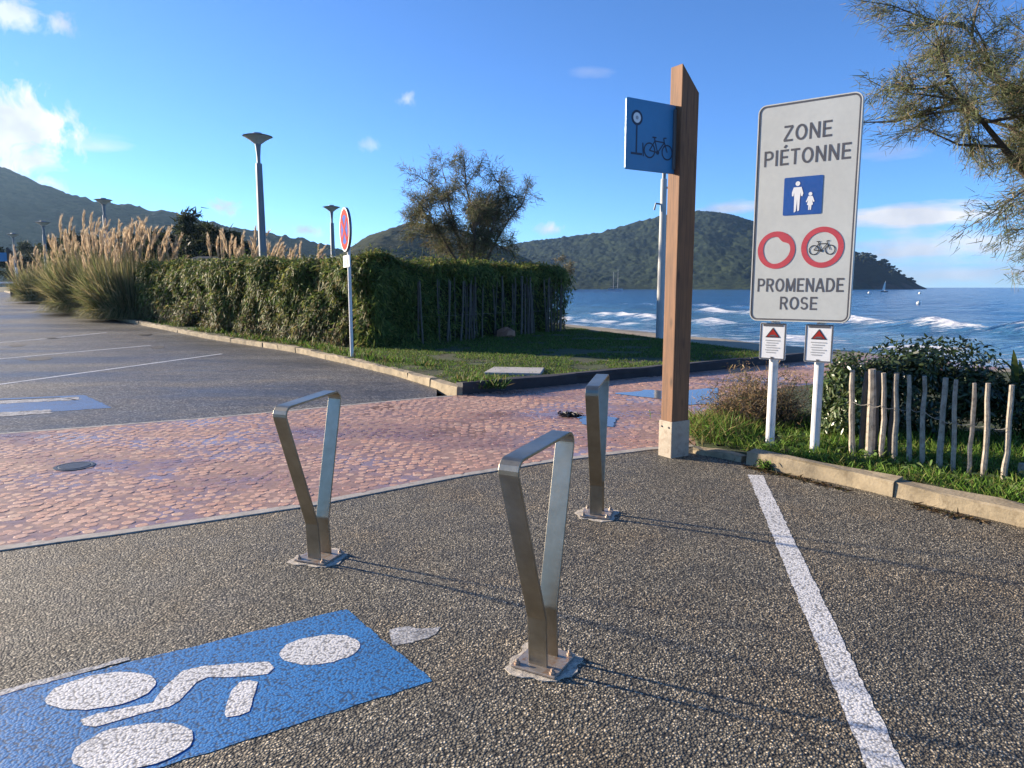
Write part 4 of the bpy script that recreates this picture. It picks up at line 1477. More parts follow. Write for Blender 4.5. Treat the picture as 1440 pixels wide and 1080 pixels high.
def leaves_on(points, normals, size, aspect, droop, spread=.8, seg=2):
    n = len(points)
    nn = unit(normals + R.normal(0, spread * .55, (n, 3)))
    d = R.normal(size=(n, 3)) + np.array((0, 0, -.5))
    d = unit(d - nn * (d * nn).sum(1, keepdims=True) + nn * R.uniform(0, .5, (n, 1)))
    return strips(points, d, R.uniform(size * .6, size * 1.3, n), R.uniform(size * aspect * .7, size * aspect * 1.2, n), droop, seg, side=np.cross(d, nn), taper=.1)


def bush(name, label, c, r, n, size, aspect, pal, m, seed, lumps=9, stems=9, group=None, cat='bush', droop=.1, inner=.55):
    """leafy bush: lumpy shell of leaves over stems"""
    rg = np.random.default_rng(seed)
    c, r = np.array(c, float), np.array(r, float)
    root = np.array((c[0], c[1], bed_z(c[0], c[1]) if c[1] < 13 else 0.05))
    t = thing(name, label, cat, root, group)
    ld_ = unit(rg.normal(size=(lumps, 3)) * (1, 1, .8) + (0, 0, .25))
    lc = ld_ * rg.uniform(.35, .7, (lumps, 1))
    lr = rg.uniform(.33, .55, lumps)
    k = rg.integers(lumps, size=n)
    dirs = unit(rg.normal(size=(n, 3)))
    pts = lc[k] + dirs * (lr[k] * rg.uniform(inner, 1.05, n))[:, None]
    rr = np.linalg.norm(pts, axis=1)
    pts = pts[rr > .42]
    dirs = dirs[rr > .42]
    W = c + pts * r
    ok = W[:, 2] > root[2] + .02
    W, dirs = W[ok], dirs[ok]
    V, Fc, kk = leaves_on(W, dirs + (0, 0, .25), size, aspect, droop)
    link('foliage', mesh_from('foliage', V - root, Fc, col=colors(len(W), pal, .25, kk)), m, t)
    mb = MB()
    for i in range(stems):
        e = c + lc[i % lumps] * r * rg.uniform(.7, 1.05)
        m0 = (root + e) / 2 + rg.normal(0, .06, 3) * r
        mb.tube([root + rg.normal(0, .04, 3) * (1, 1, 0), m0, e], [.02, .013, .006], 5)
    mb.build('stems', M['bark'], t, root)
    return t


DARKG = [(.022, .042, .014), (.03, .055, .018), (.018, .034, .014), (.04, .065, .022), (.055, .075, .025)]
LITG = [(.065, .105, .032), (.095, .14, .042), (.045, .075, .025), (.13, .15, .055)]
bush('dark_bush', 'large rounded dark green glossy bush behind the paling fence', (4.12, 7.15, .46), (.90, .72, .56), 17000, .060, .42, DARKG, M['gloss_leaf'], 3, 14)
bush('side_bush', 'mid green leafy bush between the white sign posts and the fence', (3.28, 6.95, .40), (.30, .38, .45), 5500, .055, .40, LITG, M['gloss_leaf'], 4, 8)
bush('edge_bush', 'green bush at the picture edge under the spiky leaves', (5.25, 6.75, .48), (.70, .65, .50), 8000, .06, .40, LITG + DARKG, M['gloss_leaf'], 5, 9)

# dry twiggy bush
c = np.array((2.72, 7.75, .36))
root = np.array((2.72, 7.75, float(bed_z(2.72, 7.75))))
t = thing('dry_bush', 'dry tan and brown twiggy bush behind the white sign posts', 'bush', root)
n = 420
mb = MB()
ends = []
for i in range(n):
    d = unit(R.normal(size=3) * (1, .85, .55) + (0, 0, .45))
    e = root + d * (.66, .55, .66) * R.uniform(.55, 1.05)
    s_ = root + (R.normal(0, .16), R.normal(0, .13), 0)
    m0 = (s_ + e) / 2 + R.normal(0, .06, 3)
    e[2] = max(e[2], root[2] + .03)
    mb.tube([s_, m0, e], [.004, .0032, .0015], 4, False)
    ends += [m0, e, (m0 + e) / 2]
mb.build('twigs', M['stake'], t, root)
ends = np.array(ends)
n = 8500
b_ = ends[R.integers(len(ends), size=n)] + R.normal(0, .045, (n, 3))
b_[:, 2] = np.maximum(b_[:, 2], root[2] + .02)
V, Fc, k = strips(b_, unit(R.normal(size=(n, 3)) + (0, 0, .2)), R.uniform(.02, .075, n), R.uniform(.004, .013, n), .2, 1)
link('foliage', mesh_from('foliage', V - root, Fc, col=colors(n, [(.30, .20, .10), (.22, .145, .08), (.36, .25, .13), (.15, .11, .065), (.12, .13, .05)], .25, k)), M['leaf'], t)

# tall grass tussock by the post foot
P = R.normal(0, 1, (1500, 2)) * (.16, .25) + (2.02, 7.15)
n = len(P)
V, Fc, k = strips(np.c_[P, np.full(n, .07)], unit(np.c_[R.normal(0, .55, (n, 2)), np.ones(n)]), R.uniform(.15, .40, n), R.uniform(.005, .010, n), R.uniform(.2, .7, n), 3, taper=.1)
tag(link('grass_tussock', mesh_from('grass_tussock', V, Fc, col=colors(n, GREEN + [(.22, .17, .06), (.2, .16, .06)], .2, k)), M['grass']), 'yellow-green grass tussock growing beside the timber post', 'grass')
# spiky plant
c = np.array((5.05, 6.85, .55))
t = thing('spiky_plant', 'spiky plant with long upright blade leaves above the edge bush', 'plant', c)
for i in range(26):
    a = R.uniform(0, 6.28)
    d = unit(np.array([[math.cos(a) * .55, math.sin(a) * .55, R.uniform(.5, 1.3)]]))
    V, Fc, k = strips(np.zeros((1, 3)) + (R.normal(0, .10), R.normal(0, .10), 0), d, R.uniform(.42, .70), .042, R.uniform(.1, .5), 6, side=np.array([[-math.sin(a), math.cos(a), 0]]), taper=.06)
    link('blade', mesh_from('blade', V, Fc, col=colors(1, [(.07, .12, .03), (.12, .15, .04), (.05, .09, .025)], .2, k)), M['gloss_leaf'], t)
mb = MB().tube([c + (0, 0, -.45), c + (0, 0, .04)], [.06, .045], 8)
mb.build('stem', M['bark'], t, c)

# ------------------------------------------------------------------ clipped hedge with cane fence
HA, HB, HC = hit(196, 452)[:2], np.array((-3.35, 16.7)), np.array((1.80, 24.4))
HB = hit(520, 496)[:2]
HC = hit(793, 468)[:2]
root = np.array((HB[0], HB[1], .1))
t = thing('hedge', 'long dense clipped green hedge along the car park kerb', 'hedge', root)


def face_pts(a, b, n, z0, z1, out, depth=.3, seed=1):
    q_ = R.random(n)
    p = a + (b - a) * q_[:, None]
    h = R.random(n)
    base = gz(p[:, 0], p[:, 1]) + .1
    L = np.linalg.norm(b - a)
    lump = (fbm(q_ * L * 1.1 + seed * 9, h * 2.3, 3, seed) - .5) * 2
    off = lump * .42 + R.normal(0, .09, n)
    zt = z1 + .26 * (fbm(q_ * L * .9, q_ * 0, 3, seed + 3) - .5) * 2
    top_round = -smooth(.82, 1.0, h) * .22
    P_ = np.c_[p + out * (off + top_round)[:, None], base + z0 + (zt - z0) * h]
    return P_, h, lump


nAB = unit(np.array((-(HB - HA)[1], (HB - HA)[0])))
if nAB @ np.array((-1, -1)) < 0:
    nAB = -nAB
nBC = unit(np.array((-(HC - HB)[1], (HC - HB)[0])))
if nBC @ np.array((1, -1)) < 0:
    nBC = -nBC
HEDGE = [(.105, .155, .036), (.075, .12, .03), (.14, .18, .042), (.19, .205, .055), (.06, .095, .026), (.22, .18, .075), (.20, .19, .06)]
VS, FS, CS, b0 = [], [], [], 0


def add_leaves(P_, nrm3, size, asp, pal, dr, spread=.85, m=None):
    global b0
    V, Fc, k = leaves_on(P_, nrm3, size, asp, dr, spread)
    VS.append(V)
    FS.append(Fc + b0)
    CS.append(colors(len(P_), pal, .25, k))
    b0 += len(V)


P_, h, lu = face_pts(HA, HB, 60000, .0, 2.12, nAB, seed=2)
kp = (lu > -.22) | (R.random(len(lu)) < .30)
P_, h = P_[kp], h[kp]
low = R.random(len(h)) > smooth(.05, .55, h) * .85 + .15
DRY = [(.16, .12, .06), (.12, .095, .05), (.20, .155, .08), (.10, .12, .04), (.15, .16, .05)]
add_leaves(P_[~low], np.r_[nAB, .05][None], .15, .30, HEDGE, .35)
add_leaves(P_[low], np.r_[nAB, .05][None], .13, .28, DRY, .35)
P_, h, lu = face_pts(HB, HC, 30000, .0, 2.12, nBC, seed=5)
keep = (h > .76) | (R.random(len(h)) < .34 - .20 * smooth(.2, .8, np.linspace(0, 1, len(h)))) | (((P_[:, 0] - HB[0]) / (HC[0] - HB[0])) < .28)
P_ = P_[keep]
add_leaves(P_, np.r_[nBC, .05][None], .15, .22, HEDGE[:5], .35)
P_, h, lu = face_pts(HB - unit(HB - HA) * .5 + nAB * .0, HB + unit(HC - HB) * .6, 5000, .0, 2.12, unit(nAB + nBC), seed=9)
add_leaves(P_, np.r_[unit(nAB + nBC), .05][None], .14, .30, HEDGE, .35)
qh = R.random((26000, 2))                                   # top
a = np.where(R.random(26000) < .68, 1, 0)
back1, back2 = -nAB * 1.7, -nBC * 1.7
pt = np.where(a[:, None] == 1, HA + (HB - HA) * qh[:, :1] + back1 * qh[:, 1:], HB + (HC - HB) * qh[:, :1] + back2 * qh[:, 1:])
zt = gz(pt[:, 0], pt[:, 1]) + 2.10 + .55 * (fbm(pt[:, 0] * .9, pt[:, 1] * .9, 4, 8) - .42) + R.normal(0, .05, len(pt))
add_leaves(np.c_[pt, zt], np.array([[0, 0, 1.0]]), .14, .30, HEDGE + [(.09, .13, .03)], .3)
nS = 1800                                                    # loose shoots above the top
qh = R.random((nS, 2))
pt = np.where((R.random(nS) < .6)[:, None], HA + (HB - HA) * qh[:, :1] + back1 * qh[:, 1:], HB + (HC - HB) * qh[:, :1] + back2 * qh[:, 1:])
add_leaves(np.c_[pt, gz(pt[:, 0], pt[:, 1]) + 2.2 + R.random(nS) ** 2 * .4], np.array([[0, 0, 1.2]]), .17, .16, HEDGE, .3, .4)
P_, h, lu = face_pts(HC, HC - nBC * 1.7, 3500, 0, 2.1, unit(HC - HB), seed=7)
add_leaves(P_, np.r_[unit(HC - HB), 0][None] * .8, .105, .28, HEDGE[:5], .4)
link('foliage', mesh_from('foliage', np.vstack(VS) - root, np.vstack(FS), col=np.vstack(CS)), M['leaf'], t)
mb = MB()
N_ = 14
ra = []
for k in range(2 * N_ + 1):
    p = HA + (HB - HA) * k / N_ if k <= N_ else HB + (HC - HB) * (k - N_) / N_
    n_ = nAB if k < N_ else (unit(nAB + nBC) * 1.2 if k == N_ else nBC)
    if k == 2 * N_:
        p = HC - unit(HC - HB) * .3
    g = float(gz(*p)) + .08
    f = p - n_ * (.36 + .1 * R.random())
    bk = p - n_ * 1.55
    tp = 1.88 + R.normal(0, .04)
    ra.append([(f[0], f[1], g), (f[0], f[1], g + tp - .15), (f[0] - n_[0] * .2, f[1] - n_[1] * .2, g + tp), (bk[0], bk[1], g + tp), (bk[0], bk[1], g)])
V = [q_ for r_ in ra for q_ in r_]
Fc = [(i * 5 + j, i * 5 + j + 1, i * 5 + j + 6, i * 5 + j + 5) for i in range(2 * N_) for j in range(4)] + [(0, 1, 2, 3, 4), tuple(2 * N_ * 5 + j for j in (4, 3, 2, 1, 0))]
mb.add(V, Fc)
mb.build('light_block_core', M['hedge_core'], t, root)  # added solid core: blocks light and shows dark through leaf gaps

fc = np.array((*(HB + (HC - HB) * .5), .1))
t = thing('cane_fence', 'weathered upright canes fencing the shaded end of the hedge', 'fence', fc)
rg = np.random.default_rng(44)
L = np.linalg.norm(HC - HB)
x = 1.6
while x < L - .1:
    p = HB + (HC - HB) * x / L + nBC * rg.uniform(.06, .34)
    lean = rg.normal(0, .05) + (-.25 if rg.random() < .10 else 0)
    tp = p + unit(HC - HB) * lean + nBC * rg.normal(0, .03)
    mb = MB()
    stake_mesh(mb, np.array((p[0], p[1], .06)), np.array((tp[0], tp[1], .1 + rg.uniform(1.55, 1.80))), rg.uniform(.014, .030), rg, 5)
    mb.build('cane', M['stake'], t, fc)
    x += rg.uniform(.04, .17) if rg.random() < .85 else rg.uniform(.3, .7)
mb = MB()
for z in (.7,):
    mb.tube([np.array((*(HB + (HC - HB) * q_ + nBC * .12), .1 + z)) for q_ in np.linspace(.18, 1, 12)], .003, 4)
mb.build('wire', M['wire'], t, fc)

c = hit(712, 474, .1)
rk = MB()
rk.lathe([(.20, -.05), (.27, .05), (.24, .17), (.13, .25), (.04, .27)], c, 9)
rk.v = [tuple(np.array(v) + np.random.default_rng(int(abs(v[0] * 997 + v[2] * 131)) % 9999).normal(0, .025, 3)) for v in rk.v]
tag(rk.build('red_stone', M['roof_tile'], None, c), 'reddish stone lying on the grass at the foot of the cane fence', 'stone')
c = hit(1076, 655, .03)
n = 170
V, Fc, k = strips(c + R.normal(0, 1, (n, 3)) * (.035, .03, .02), unit(R.normal(size=(n, 3)) * (1, 1, .6) + (0, 0, .4)), R.uniform(.02, .07, n), R.uniform(.006, .018, n), .3, 2)
tag(link('kerb_weed', mesh_from('kerb_weed', V, Fc, col=colors(n, GREEN[:3] + [(.05, .06, .02)], .2, k)), M['leaf']), 'small weed sprouting from the broken end of the kerb', 'weed')

# ------------------------------------------------------------------ pampas grass
def plume_mesh(seed):
    rg = np.random.default_rng(seed)
    n = 130
    q_ = rg.random(n)
    r = .045 * np.sin(np.pi * np.clip(q_ * .85 + .12, 0, 1)) ** .9
    a = rg.random(n) * 6.28
    bend = .16 * q_ ** 2
    base = np.c_[np.cos(a) * r * .35 + bend, np.sin(a) * r * .35, q_ * .62]
    d = unit(np.c_[np.cos(a) * .28 + .22, np.sin(a) * .28, np.full(n, 1.0)])
    V, Fc, k = strips(base, d, .09 + .11 * rg.random(n), .017, .08, 1, taper=.1)
    pal = [(.58, .45, .29), (.66, .54, .37), (.47, .34, .21), (.62, .51, .38)]
    cc = np.repeat(np.array(pal)[rg.integers(4, size=n)] * (1 + rg.normal(0, .12, (n, 1))), k, 0)
    s = MB().tube([(-.12, 0, -1.2), (-.02, 0, -.2), (.10, 0, .6)], [.009, .007, .003], 4)
    sv = np.array(s.v)
    return mesh_from('plume', np.vstack([V, sv]), [tuple(f) for f in Fc] + [tuple(i + len(V) for i in f) for f in s.f],
                     col=np.vstack([cc, np.tile((.30, .24, .12), (len(sv), 1))]))


PL = [plume_mesh(i) for i in range(6)]


def pampas(c, rx, top, nb_, npl, label, seed, mound=1.7, pal=None):
    rg = np.random.default_rng(seed)
    c = np.array(c, float)
    t = thing('pampas_grass', label, 'pampas grass', c, 'pampas grass clumps')
    n = nb_
    a = rg.random(n) * 6.28
    r = rg.random(n) ** .6 * rx * .78
    base = np.c_[np.cos(a) * r, np.sin(a) * r, np.zeros(n)]
    sp = rg.uniform(.05, .62, n)
    skirt = rg.random(n) < .42
    sp = np.where(skirt, rg.uniform(.35, .95, n), sp)
    d = unit(np.c_[np.cos(a) * sp, np.sin(a) * sp, np.ones(n)])
    ln_ = top * rg.uniform(.45, .80, n) * mound * np.where(skirt, .72, 1)
    V, Fc, k = strips(base, d, ln_, rg.uniform(.014, .030, n), np.where(skirt, rg.uniform(.65, 1.15, n), rg.uniform(.05, .40, n) + .25 * (sp > .4)), 6, taper=.1)
    V[:, 2] = np.maximum(V[:, 2], .02)
    pal = pal or [(.14, .16, .06), (.19, .19, .08), (.26, .225, .11), (.11, .13, .05), (.34, .28, .15)]
    link('blades', mesh_from('blades', V, Fc, col=colors(n, pal, .2, k)), M['grass'], t)
    for i in range(npl):
        aa, rr = rg.random() * 6.28, rg.random() ** .55 * rx
        o = link('plume', PL[rg.integers(6)], M['plume'], t)
        s_ = rg.uniform(.75, 1.25)
        z = top * (.60 + .38 * rg.random() ** .7) * (1 - .20 * (rr / rx) ** 2) - .6 * s_
        o.location = (math.cos(aa) * rr, math.sin(aa) * rr, max(.6, z))
        tl = .30 * rr / rx
        o.rotation_euler = (rg.normal(0, .10) - math.sin(aa) * tl, rg.normal(0, .10) + math.cos(aa) * tl, rg.normal(aa * 0, .9) - .3)
        o.scale = (s_, s_, s_ * rg.uniform(.9, 1.2))
    return t


def pamp_at(px, pyb, pyt, rx, nb_, npl, label, seed, Y=None, **kw):
    b = hit(px, pyb, .05) if Y is None else at_y(px, 404, Y)
    if Y is not None:
        b[2] = float(gz(b[0], Y)) + .05
    tp = at_y(px, pyt, b[1])
    return pampas(b, rx, tp[2] - b[2], nb_, npl, label, seed, **kw)


pamp_at(192, 447, 300, 1.75, 9000, 95, 'golden pampas clump with the tallest plumes at the end of the hedge', 61, mound=.92)
pamp_at(134, 439, 292, 1.60, 8500, 60, 'pampas clump leaning over the kerb, left half of the tall plumes', 62, mound=.95)
pamp_at(74, 424, 338, 1.9, 6000, 45, 'low greyish pampas clump beyond the tall plumes', 63, mound=.95)
pamp_at(352, 0, 314, 1.5, 3600, 55, 'pampas clump with orange plumes behind the tallest lamp', 64, Y=27, mound=.95)
pamp_at(432, 0, 334, 1.3, 2200, 22, 'sparse pampas plumes behind the hedge near the small lamp', 65, Y=30, mound=.85)
pamp_at(42, 418, 352, 1.3, 1300, 8, 'small pampas clump beside the far dark post', 66, Y=58, mound=.9)

# ------------------------------------------------------------------ trees
def tree(name, label, base, crown_c, crown_r, seed, n_limb=7, n_sub=7, n_twig=5, n_leaf=9000, leaf=(.10, .28), lw=.022, pal=None, trunk_r=.14, fork=.35, group=None, dens_bias=0.0, spray=.10):
    rg = np.random.default_rng(seed)
    base, cc, cr = (np.array(q_, float) for q_ in (base, crown_c, crown_r))
    t = thing(name, label, 'tree', base, group)
    fk = base + (cc - base) * fork + rg.normal(0, .08, 3)
    fk[2] = base[2] + (cc[2] - base[2]) * fork
    tr = MB().tube([base - UP * .1, (base + fk) / 2 + rg.normal(0, .06, 3), fk], [trunk_r * 1.25, trunk_r, trunk_r * .85], 9)
    tr.build('trunk', M['bark'], t, base, smooth_=True)
    lm, pts = MB(), []
    for i in range(n_limb):
        a = 2 * math.pi * i / n_limb + rg.normal(0, .25)
        el = rg.uniform(-.25, 1.0)
        e = cc + np.array((math.cos(a) * math.cos(el), math.sin(a) * math.cos(el), math.sin(el))) * cr * rg.uniform(.72, .95)
        m1 = fk + (e - fk) * .45 + np.array((0, 0, .12)) * cr[2] + rg.normal(0, .07, 3) * cr
        P_ = [fk, fk + (m1 - fk) * .5 + rg.normal(0, .03, 3) * cr, m1, m1 + (e - m1) * .55 + rg.normal(0, .05, 3) * cr, e]
        lm.tube(P_, [trunk_r * .6, trunk_r * .42, trunk_r * .3, trunk_r * .18, trunk_r * .07], 6, False)
        for j in range(n_sub):
            q_ = rg.uniform(.3, 1.0) * 3.999
            k = int(q_)
            s0 = P_[k] + (P_[k + 1] - P_[k]) * (q_ - k)
            d = unit(rg.normal(size=3) + unit(s0 - fk) * .9 + (0, 0, .15))
            e2_ = s0 + d * cr * rg.uniform(.22, .5)
            mm = (s0 + e2_) / 2 + rg.normal(0, .04, 3) * cr
            lm.tube([s0, mm, e2_], [trunk_r * .14, trunk_r * .09, trunk_r * .04], 4, False)
            for w in range(n_twig):
                f = rg.uniform(.3, 1)
                s1 = s0 + (e2_ - s0) * f
                d2 = unit(rg.normal(size=3) + d * 1.1 + (0, 0, -.05))
                e3 = s1 + d2 * cr * rg.uniform(.10, .25)
                lm.tube([s1, e3], [trunk_r * .04, trunk_r * .018], 3, False)
                pts.append((s1, e3))
    lm.build('limbs', M['bark'], t, base)
    A = np.array([p[0] for p in pts])
    B = np.array([p[1] for p in pts])
    k = rg.integers(len(A), size=n_leaf)
    f = rg.random(n_leaf)[:, None]
    b_ = A[k] + (B[k] - A[k]) * (f * 1.1) + rg.normal(0, spray, (n_leaf, 3)) * .5
    d = unit(unit(B[k] - A[k]) * 1.0 + rg.normal(0, .65, (n_leaf, 3)))
    V, Fc, kk = strips(b_, d, rg.uniform(*leaf, n_leaf), rg.uniform(lw * .5, lw * 1.3, n_leaf), .15, 1)
    link('crown', mesh_from('crown', V - base, Fc, col=colors(n_leaf, pal, .25, kk)), M['leaf'], t)
    return t


TAM = [(.10, .11, .055), (.14, .13, .07), (.08, .09, .045), (.18, .14, .085), (.12, .135, .065)]
ctr = at_y(660, 285, 26)
tree('tamarisk_tree', 'wispy round tamarisk tree rising behind the hedge', (-1.35, 26, .1), ctr, (2.25, 2.2, 2.15), 71, 10, 11, 7, 26000, (.10, .30), .020, TAM, .15, .30, spray=.16)
ctr = np.array((7.36, 8.7, 3.9))
tree('overhanging_tamarisk', 'feathery tamarisk branches reaching in over the bed from a tree out of frame', (7.9, 8.9, .1), ctr, (2.55, 2.2, 1.75), 72, 14, 13, 8, 125000, (.06, .17), .0095, [(.15, .17, .085), (.19, .19, .11), (.12, .14, .065), (.25, .19, .12), (.16, .19, .09)], .15, .42, spray=.12)
for i, (px, pyt, Y, rx, label) in enumerate([(268, 306, 62, 3.6, 'dark evergreen tree behind the golden pampas clump'), (300, 322, 70, 3.4, 'dark evergreen tree above the shed roof'),
                                            (228, 330, 75, 4.0, 'dark tree hidden behind the tall pampas plumes'), (108, 330, 90, 4.0, 'dark tree behind the leaning pampas clump'), (40, 336, 100, 5, 'grey-green tree at the far car park edge')]):
    tp = at_y(px, pyt, Y)
    g = float(gz(tp[0], Y))
    hh = tp[2] - g
    tree('evergreen_tree', label, (tp[0], Y, g), (tp[0], Y, g + hh * .58), (rx, rx, hh * .44), 80 + i, 8, 6, 5, 12000, (.35, .8), .16, [(.02, .028, .013), (.028, .036, .016), (.038, .045, .02)], .22, .25, 'trees beyond the car park', spray=.5)
# pale scrub beyond the right half of the hedge
c = at_y(762, 366, 30)
t = tree('pale_shrub', 'pale grey-green scrub showing over the right end of the hedge', (c[0], 30, .1), (c[0], 30, 1.9), (1.5, 1.2, 1.05), 95, 7, 6, 5, 3500, (.10, .25), .03, [(.16, .15, .11), (.12, .12, .07), (.2, .18, .13)], .06, .3, spray=.15)

# ------------------------------------------------------------------ shed roof, houses
def house(c, w, d, h, rh, label, yaw=0, wall='house_wall', roof='roof_tile', windows=3, group='houses on the wooded slopes', name='house', storeys=2):
    c = np.array(c, float)
    t = thing(name, label, 'house' if name == 'house' else 'shelter', c, group)
    x_, y_ = np.array((math.cos(yaw), math.sin(yaw), 0)), np.array((-math.sin(yaw), math.cos(yaw), 0))
    MB().box(c + UP * (h / 2 - 1), (w, d, h + 2), (x_, y_, UP)).build('wall', M[wall], t, c)
    o = .06 * w
    a = [c + x_ * sx * (w / 2 + o) + y_ * sy * (d / 2 + o) + UP * (h + .05) for sx, sy in ((-1, -1), (1, -1), (1, 1), (-1, 1))]
    r_ = [c + x_ * s_ * (w / 2 - d * .35) + UP * (h + rh) for s_ in (-1, 1)]
    MB().add(a + r_, [(0, 1, 5, 4), (1, 2, 5), (2, 3, 4, 5), (3, 0, 4), (3, 2, 1, 0)]).build('roof', M[roof], t, c)
    for s_ in range(storeys):
        for k in range(windows):
            q_ = c + x_ * w * ((k + .5) / windows - .5) - y_ * (d / 2 + .02) + UP * (h * (s_ + .55) / storeys)
            MB().box(q_, (w / windows * .4, .06, h / storeys * .5), (x_, y_, UP)).build('window', M['window_dark'], t, c)
    return t


p = at_y(292, 376, 44)
g = float(gz(p[0], 44))
house((p[0], 44, g), 2.6, 2.2, at_y(292, 371, 44)[2] - g, .45, 'small grey-roofed shelter behind the hedge', .2, 'house_wall', 'shed_roof', 2, None, 'shelter', 1)

# ------------------------------------------------------------------ hills
def ridge(name, prof_px, Y, front, back, m, seed, nx=260, ny=60, rough=3.5, base=-3.0, power=1.0, wob=.25):
    """a hill with its crest line at distance Y and real slopes before and behind it"""
    pr = np.array([at_y(px, py, Y) for px, py in prof_px])
    xs_ = np.linspace(pr[0, 0], pr[-1, 0], nx)
    crest = np.interp(xs_, pr[:, 0], pr[:, 2])
    k = np.ones(7) / 7
    crest = np.convolve(np.pad(crest, 3, 'edge'), k, 'valid')
    v = np.concatenate([np.linspace(-1, 0, ny), np.linspace(0, 1, ny // 3)[1:]])
    X, Vv = np.meshgrid(xs_, v)
    crestg = np.tile(crest, (len(v), 1))
    tap = np.clip((crestg - base) / (crestg.max() - base), .04, 1) ** .8
    Yg = Y + np.where(Vv < 0, Vv * front, Vv * back) * tap
    spur = (fbm(X / 130 + seed, Yg / 260, 4, seed) - .5) * 2 * wob
    sl = np.clip(1 - np.abs(Vv), 0, 1)
    hgt = sl ** (power) * (1 + spur * np.sin(np.pi * sl))
    Z = base + (crestg - base) * hgt
    Z += (fbm(X / 8, Yg / 8, 4, seed + 2, .65) - .45) * rough * np.clip(sl * 6, 0, 1) * np.clip((crestg - base) / 25, 0, 1)
    V = np.stack([X, Yg, Z], -1).reshape(-1, 3)
    c = len(xs_)
    i = (np.arange(len(v) - 1)[:, None] * c + np.arange(c - 1)[None]).ravel()
    Fc = np.stack([i, i + 1, i + c + 1, i + c], -1)
    return link(name, mesh_from(name, V, Fc, smooth_=True), m, kind='structure'), (xs_, v, Z, Yg)


_, HILL_L = ridge('wooded_hill', [(-900, 330), (-500, 250), (-250, 215), (-60, 222), (0, 236), (40, 252), (80, 268), (130, 283), (190, 290), (215, 300), (240, 297), (285, 312), (340, 322), (400, 332), (460, 345), (520, 366), (600, 392), (640, 404)],
                  820, 640, 500, M['hill_near'], 3, 560, 110, 9.0, 0)
ridge('round_hill', [(430, 404), (480, 372), (510, 350), (545, 325), (575, 313), (610, 314), (640, 322), (680, 335), (720, 352), (760, 375), (800, 404)], 620, 330, 300, M['hill_near'], 8, 220, 50, 4.0, -3)
_, HILL_P = ridge('wooded_ridge', [(560, 404), (640, 372), (720, 343), (790, 334), (840, 328), (890, 314), (940, 301), (985, 297), (1010, 299), (1040, 306), (1070, 318), (1110, 338), (1150, 360), (1190, 384), (1222, 404)],
                  1350, 520, 500, M['hill_far'], 14, 460, 90, 8.5, -4, 1.0, .3)
HP = [(1120, 404), (1150, 380), (1180, 363), (1200, 358), (1222, 361), (1245, 372), (1262, 382), (1280, 395), (1296, 403)]
ridge('headland', HP, 1050, 130, 200, M['headland'], 25, 220, 40, 2.0, -4)
# pines along the headland crest
rg = np.random.default_rng(8)
VV, FF, b0 = [], [], 0
n = 150
for i in range(n):
    px = rg.uniform(1150, 1287)
    py = np.interp(px, [q_[0] for q_ in HP], [q_[1] for q_ in HP])
    Yp = 1050 + rg.normal(0, 22) - 20
    p = at_y(px, py + rg.uniform(0, 16) ** 1.0, Yp)
    r = rg.uniform(2.2, 5.0)
    hgt = rg.uniform(2, 6)
    mb = MB()
    mb.tube([p - UP * 3, p + UP * hgt], [.5, .3], 4)
    for k in range(7):
        q_ = p + UP * hgt + rg.normal(0, .5, 3) * (r, r, r * .35)
        s_ = r * rg.uniform(.4, .7)
        vs = [q_ + unit(rg.normal(size=3)) * s_ * (1, 1, .6) for _ in range(8)]
        ang = [(a, e) for e in (-.5, .5) for a in range(5)]
        vs = [q_ + np.array((math.cos(a * 1.257) * s_, math.sin(a * 1.257) * s_, e * s_ * .7)) * rg.uniform(.7, 1.2) for a, e in ang] + [q_ + UP * s_ * .6]
        mb.add(vs, [(0, 1, 6, 5), (1, 2, 7, 6), (2, 3, 8, 7), (3, 4, 9, 8), (4, 0, 5, 9), (5, 6, 10), (6, 7, 10), (7, 8, 10), (8, 9, 10), (9, 5, 10), (4, 3, 2, 1, 0)])
    VV.append(np.array(mb.v))
    FF += [tuple(j + b0 for j in f) for f in mb.f]
    b0 += len(mb.v)
tag(link('pine_wood', mesh_from('pine_wood', np.vstack(VV), FF), M['pine'], kind='stuff'), 'dark pines bristling along the crest of the far headland', 'pine wood')


def on_hill(H, x, fr_):
    xs_, v, Z, Yg = H
    i = int(np.clip(np.searchsorted(xs_, x), 0, len(xs_) - 1))
    j = int(np.argmin(np.abs(v + fr_)))
    return np.array((xs_[i], Yg[j, i], Z[j, i] + 1.0))


hl = ['pale house low on the left hillside nearest the far dark post', 'cream house on the left hillside behind the low pampas clump', 'pale house half way up the left hillside', 'cream house left of the pampas plumes, upper row', 'pale house below the crest of the left hill']
for i, (px, fr_, w) in enumerate([(6, .80, 13), (48, .78, 12), (30, .62, 14), (85, .66, 12), (20, .45, 13)]):
    Yh = 820 - 640 * fr_
    p = on_hill(HILL_L, (px - 720) / FPX * Yh * 1.0, fr_)
    house(p, w * .45, 4.5, 3.2, 1.3, hl[i], R.normal(0, .2))
for i, (px, fr_, label) in enumerate([(778, .82, 'villa on the ridge slope just above the hedge end'), (762, .74, 'cream villa higher on the ridge slope over the hedge end')]):
    Yh = 1350 - 520 * fr_
    p = on_hill(HILL_P, (px - 720) / FPX * Yh, fr_)
    house(p, 8, 6, 4, 1.5, label, R.normal(0, .2))

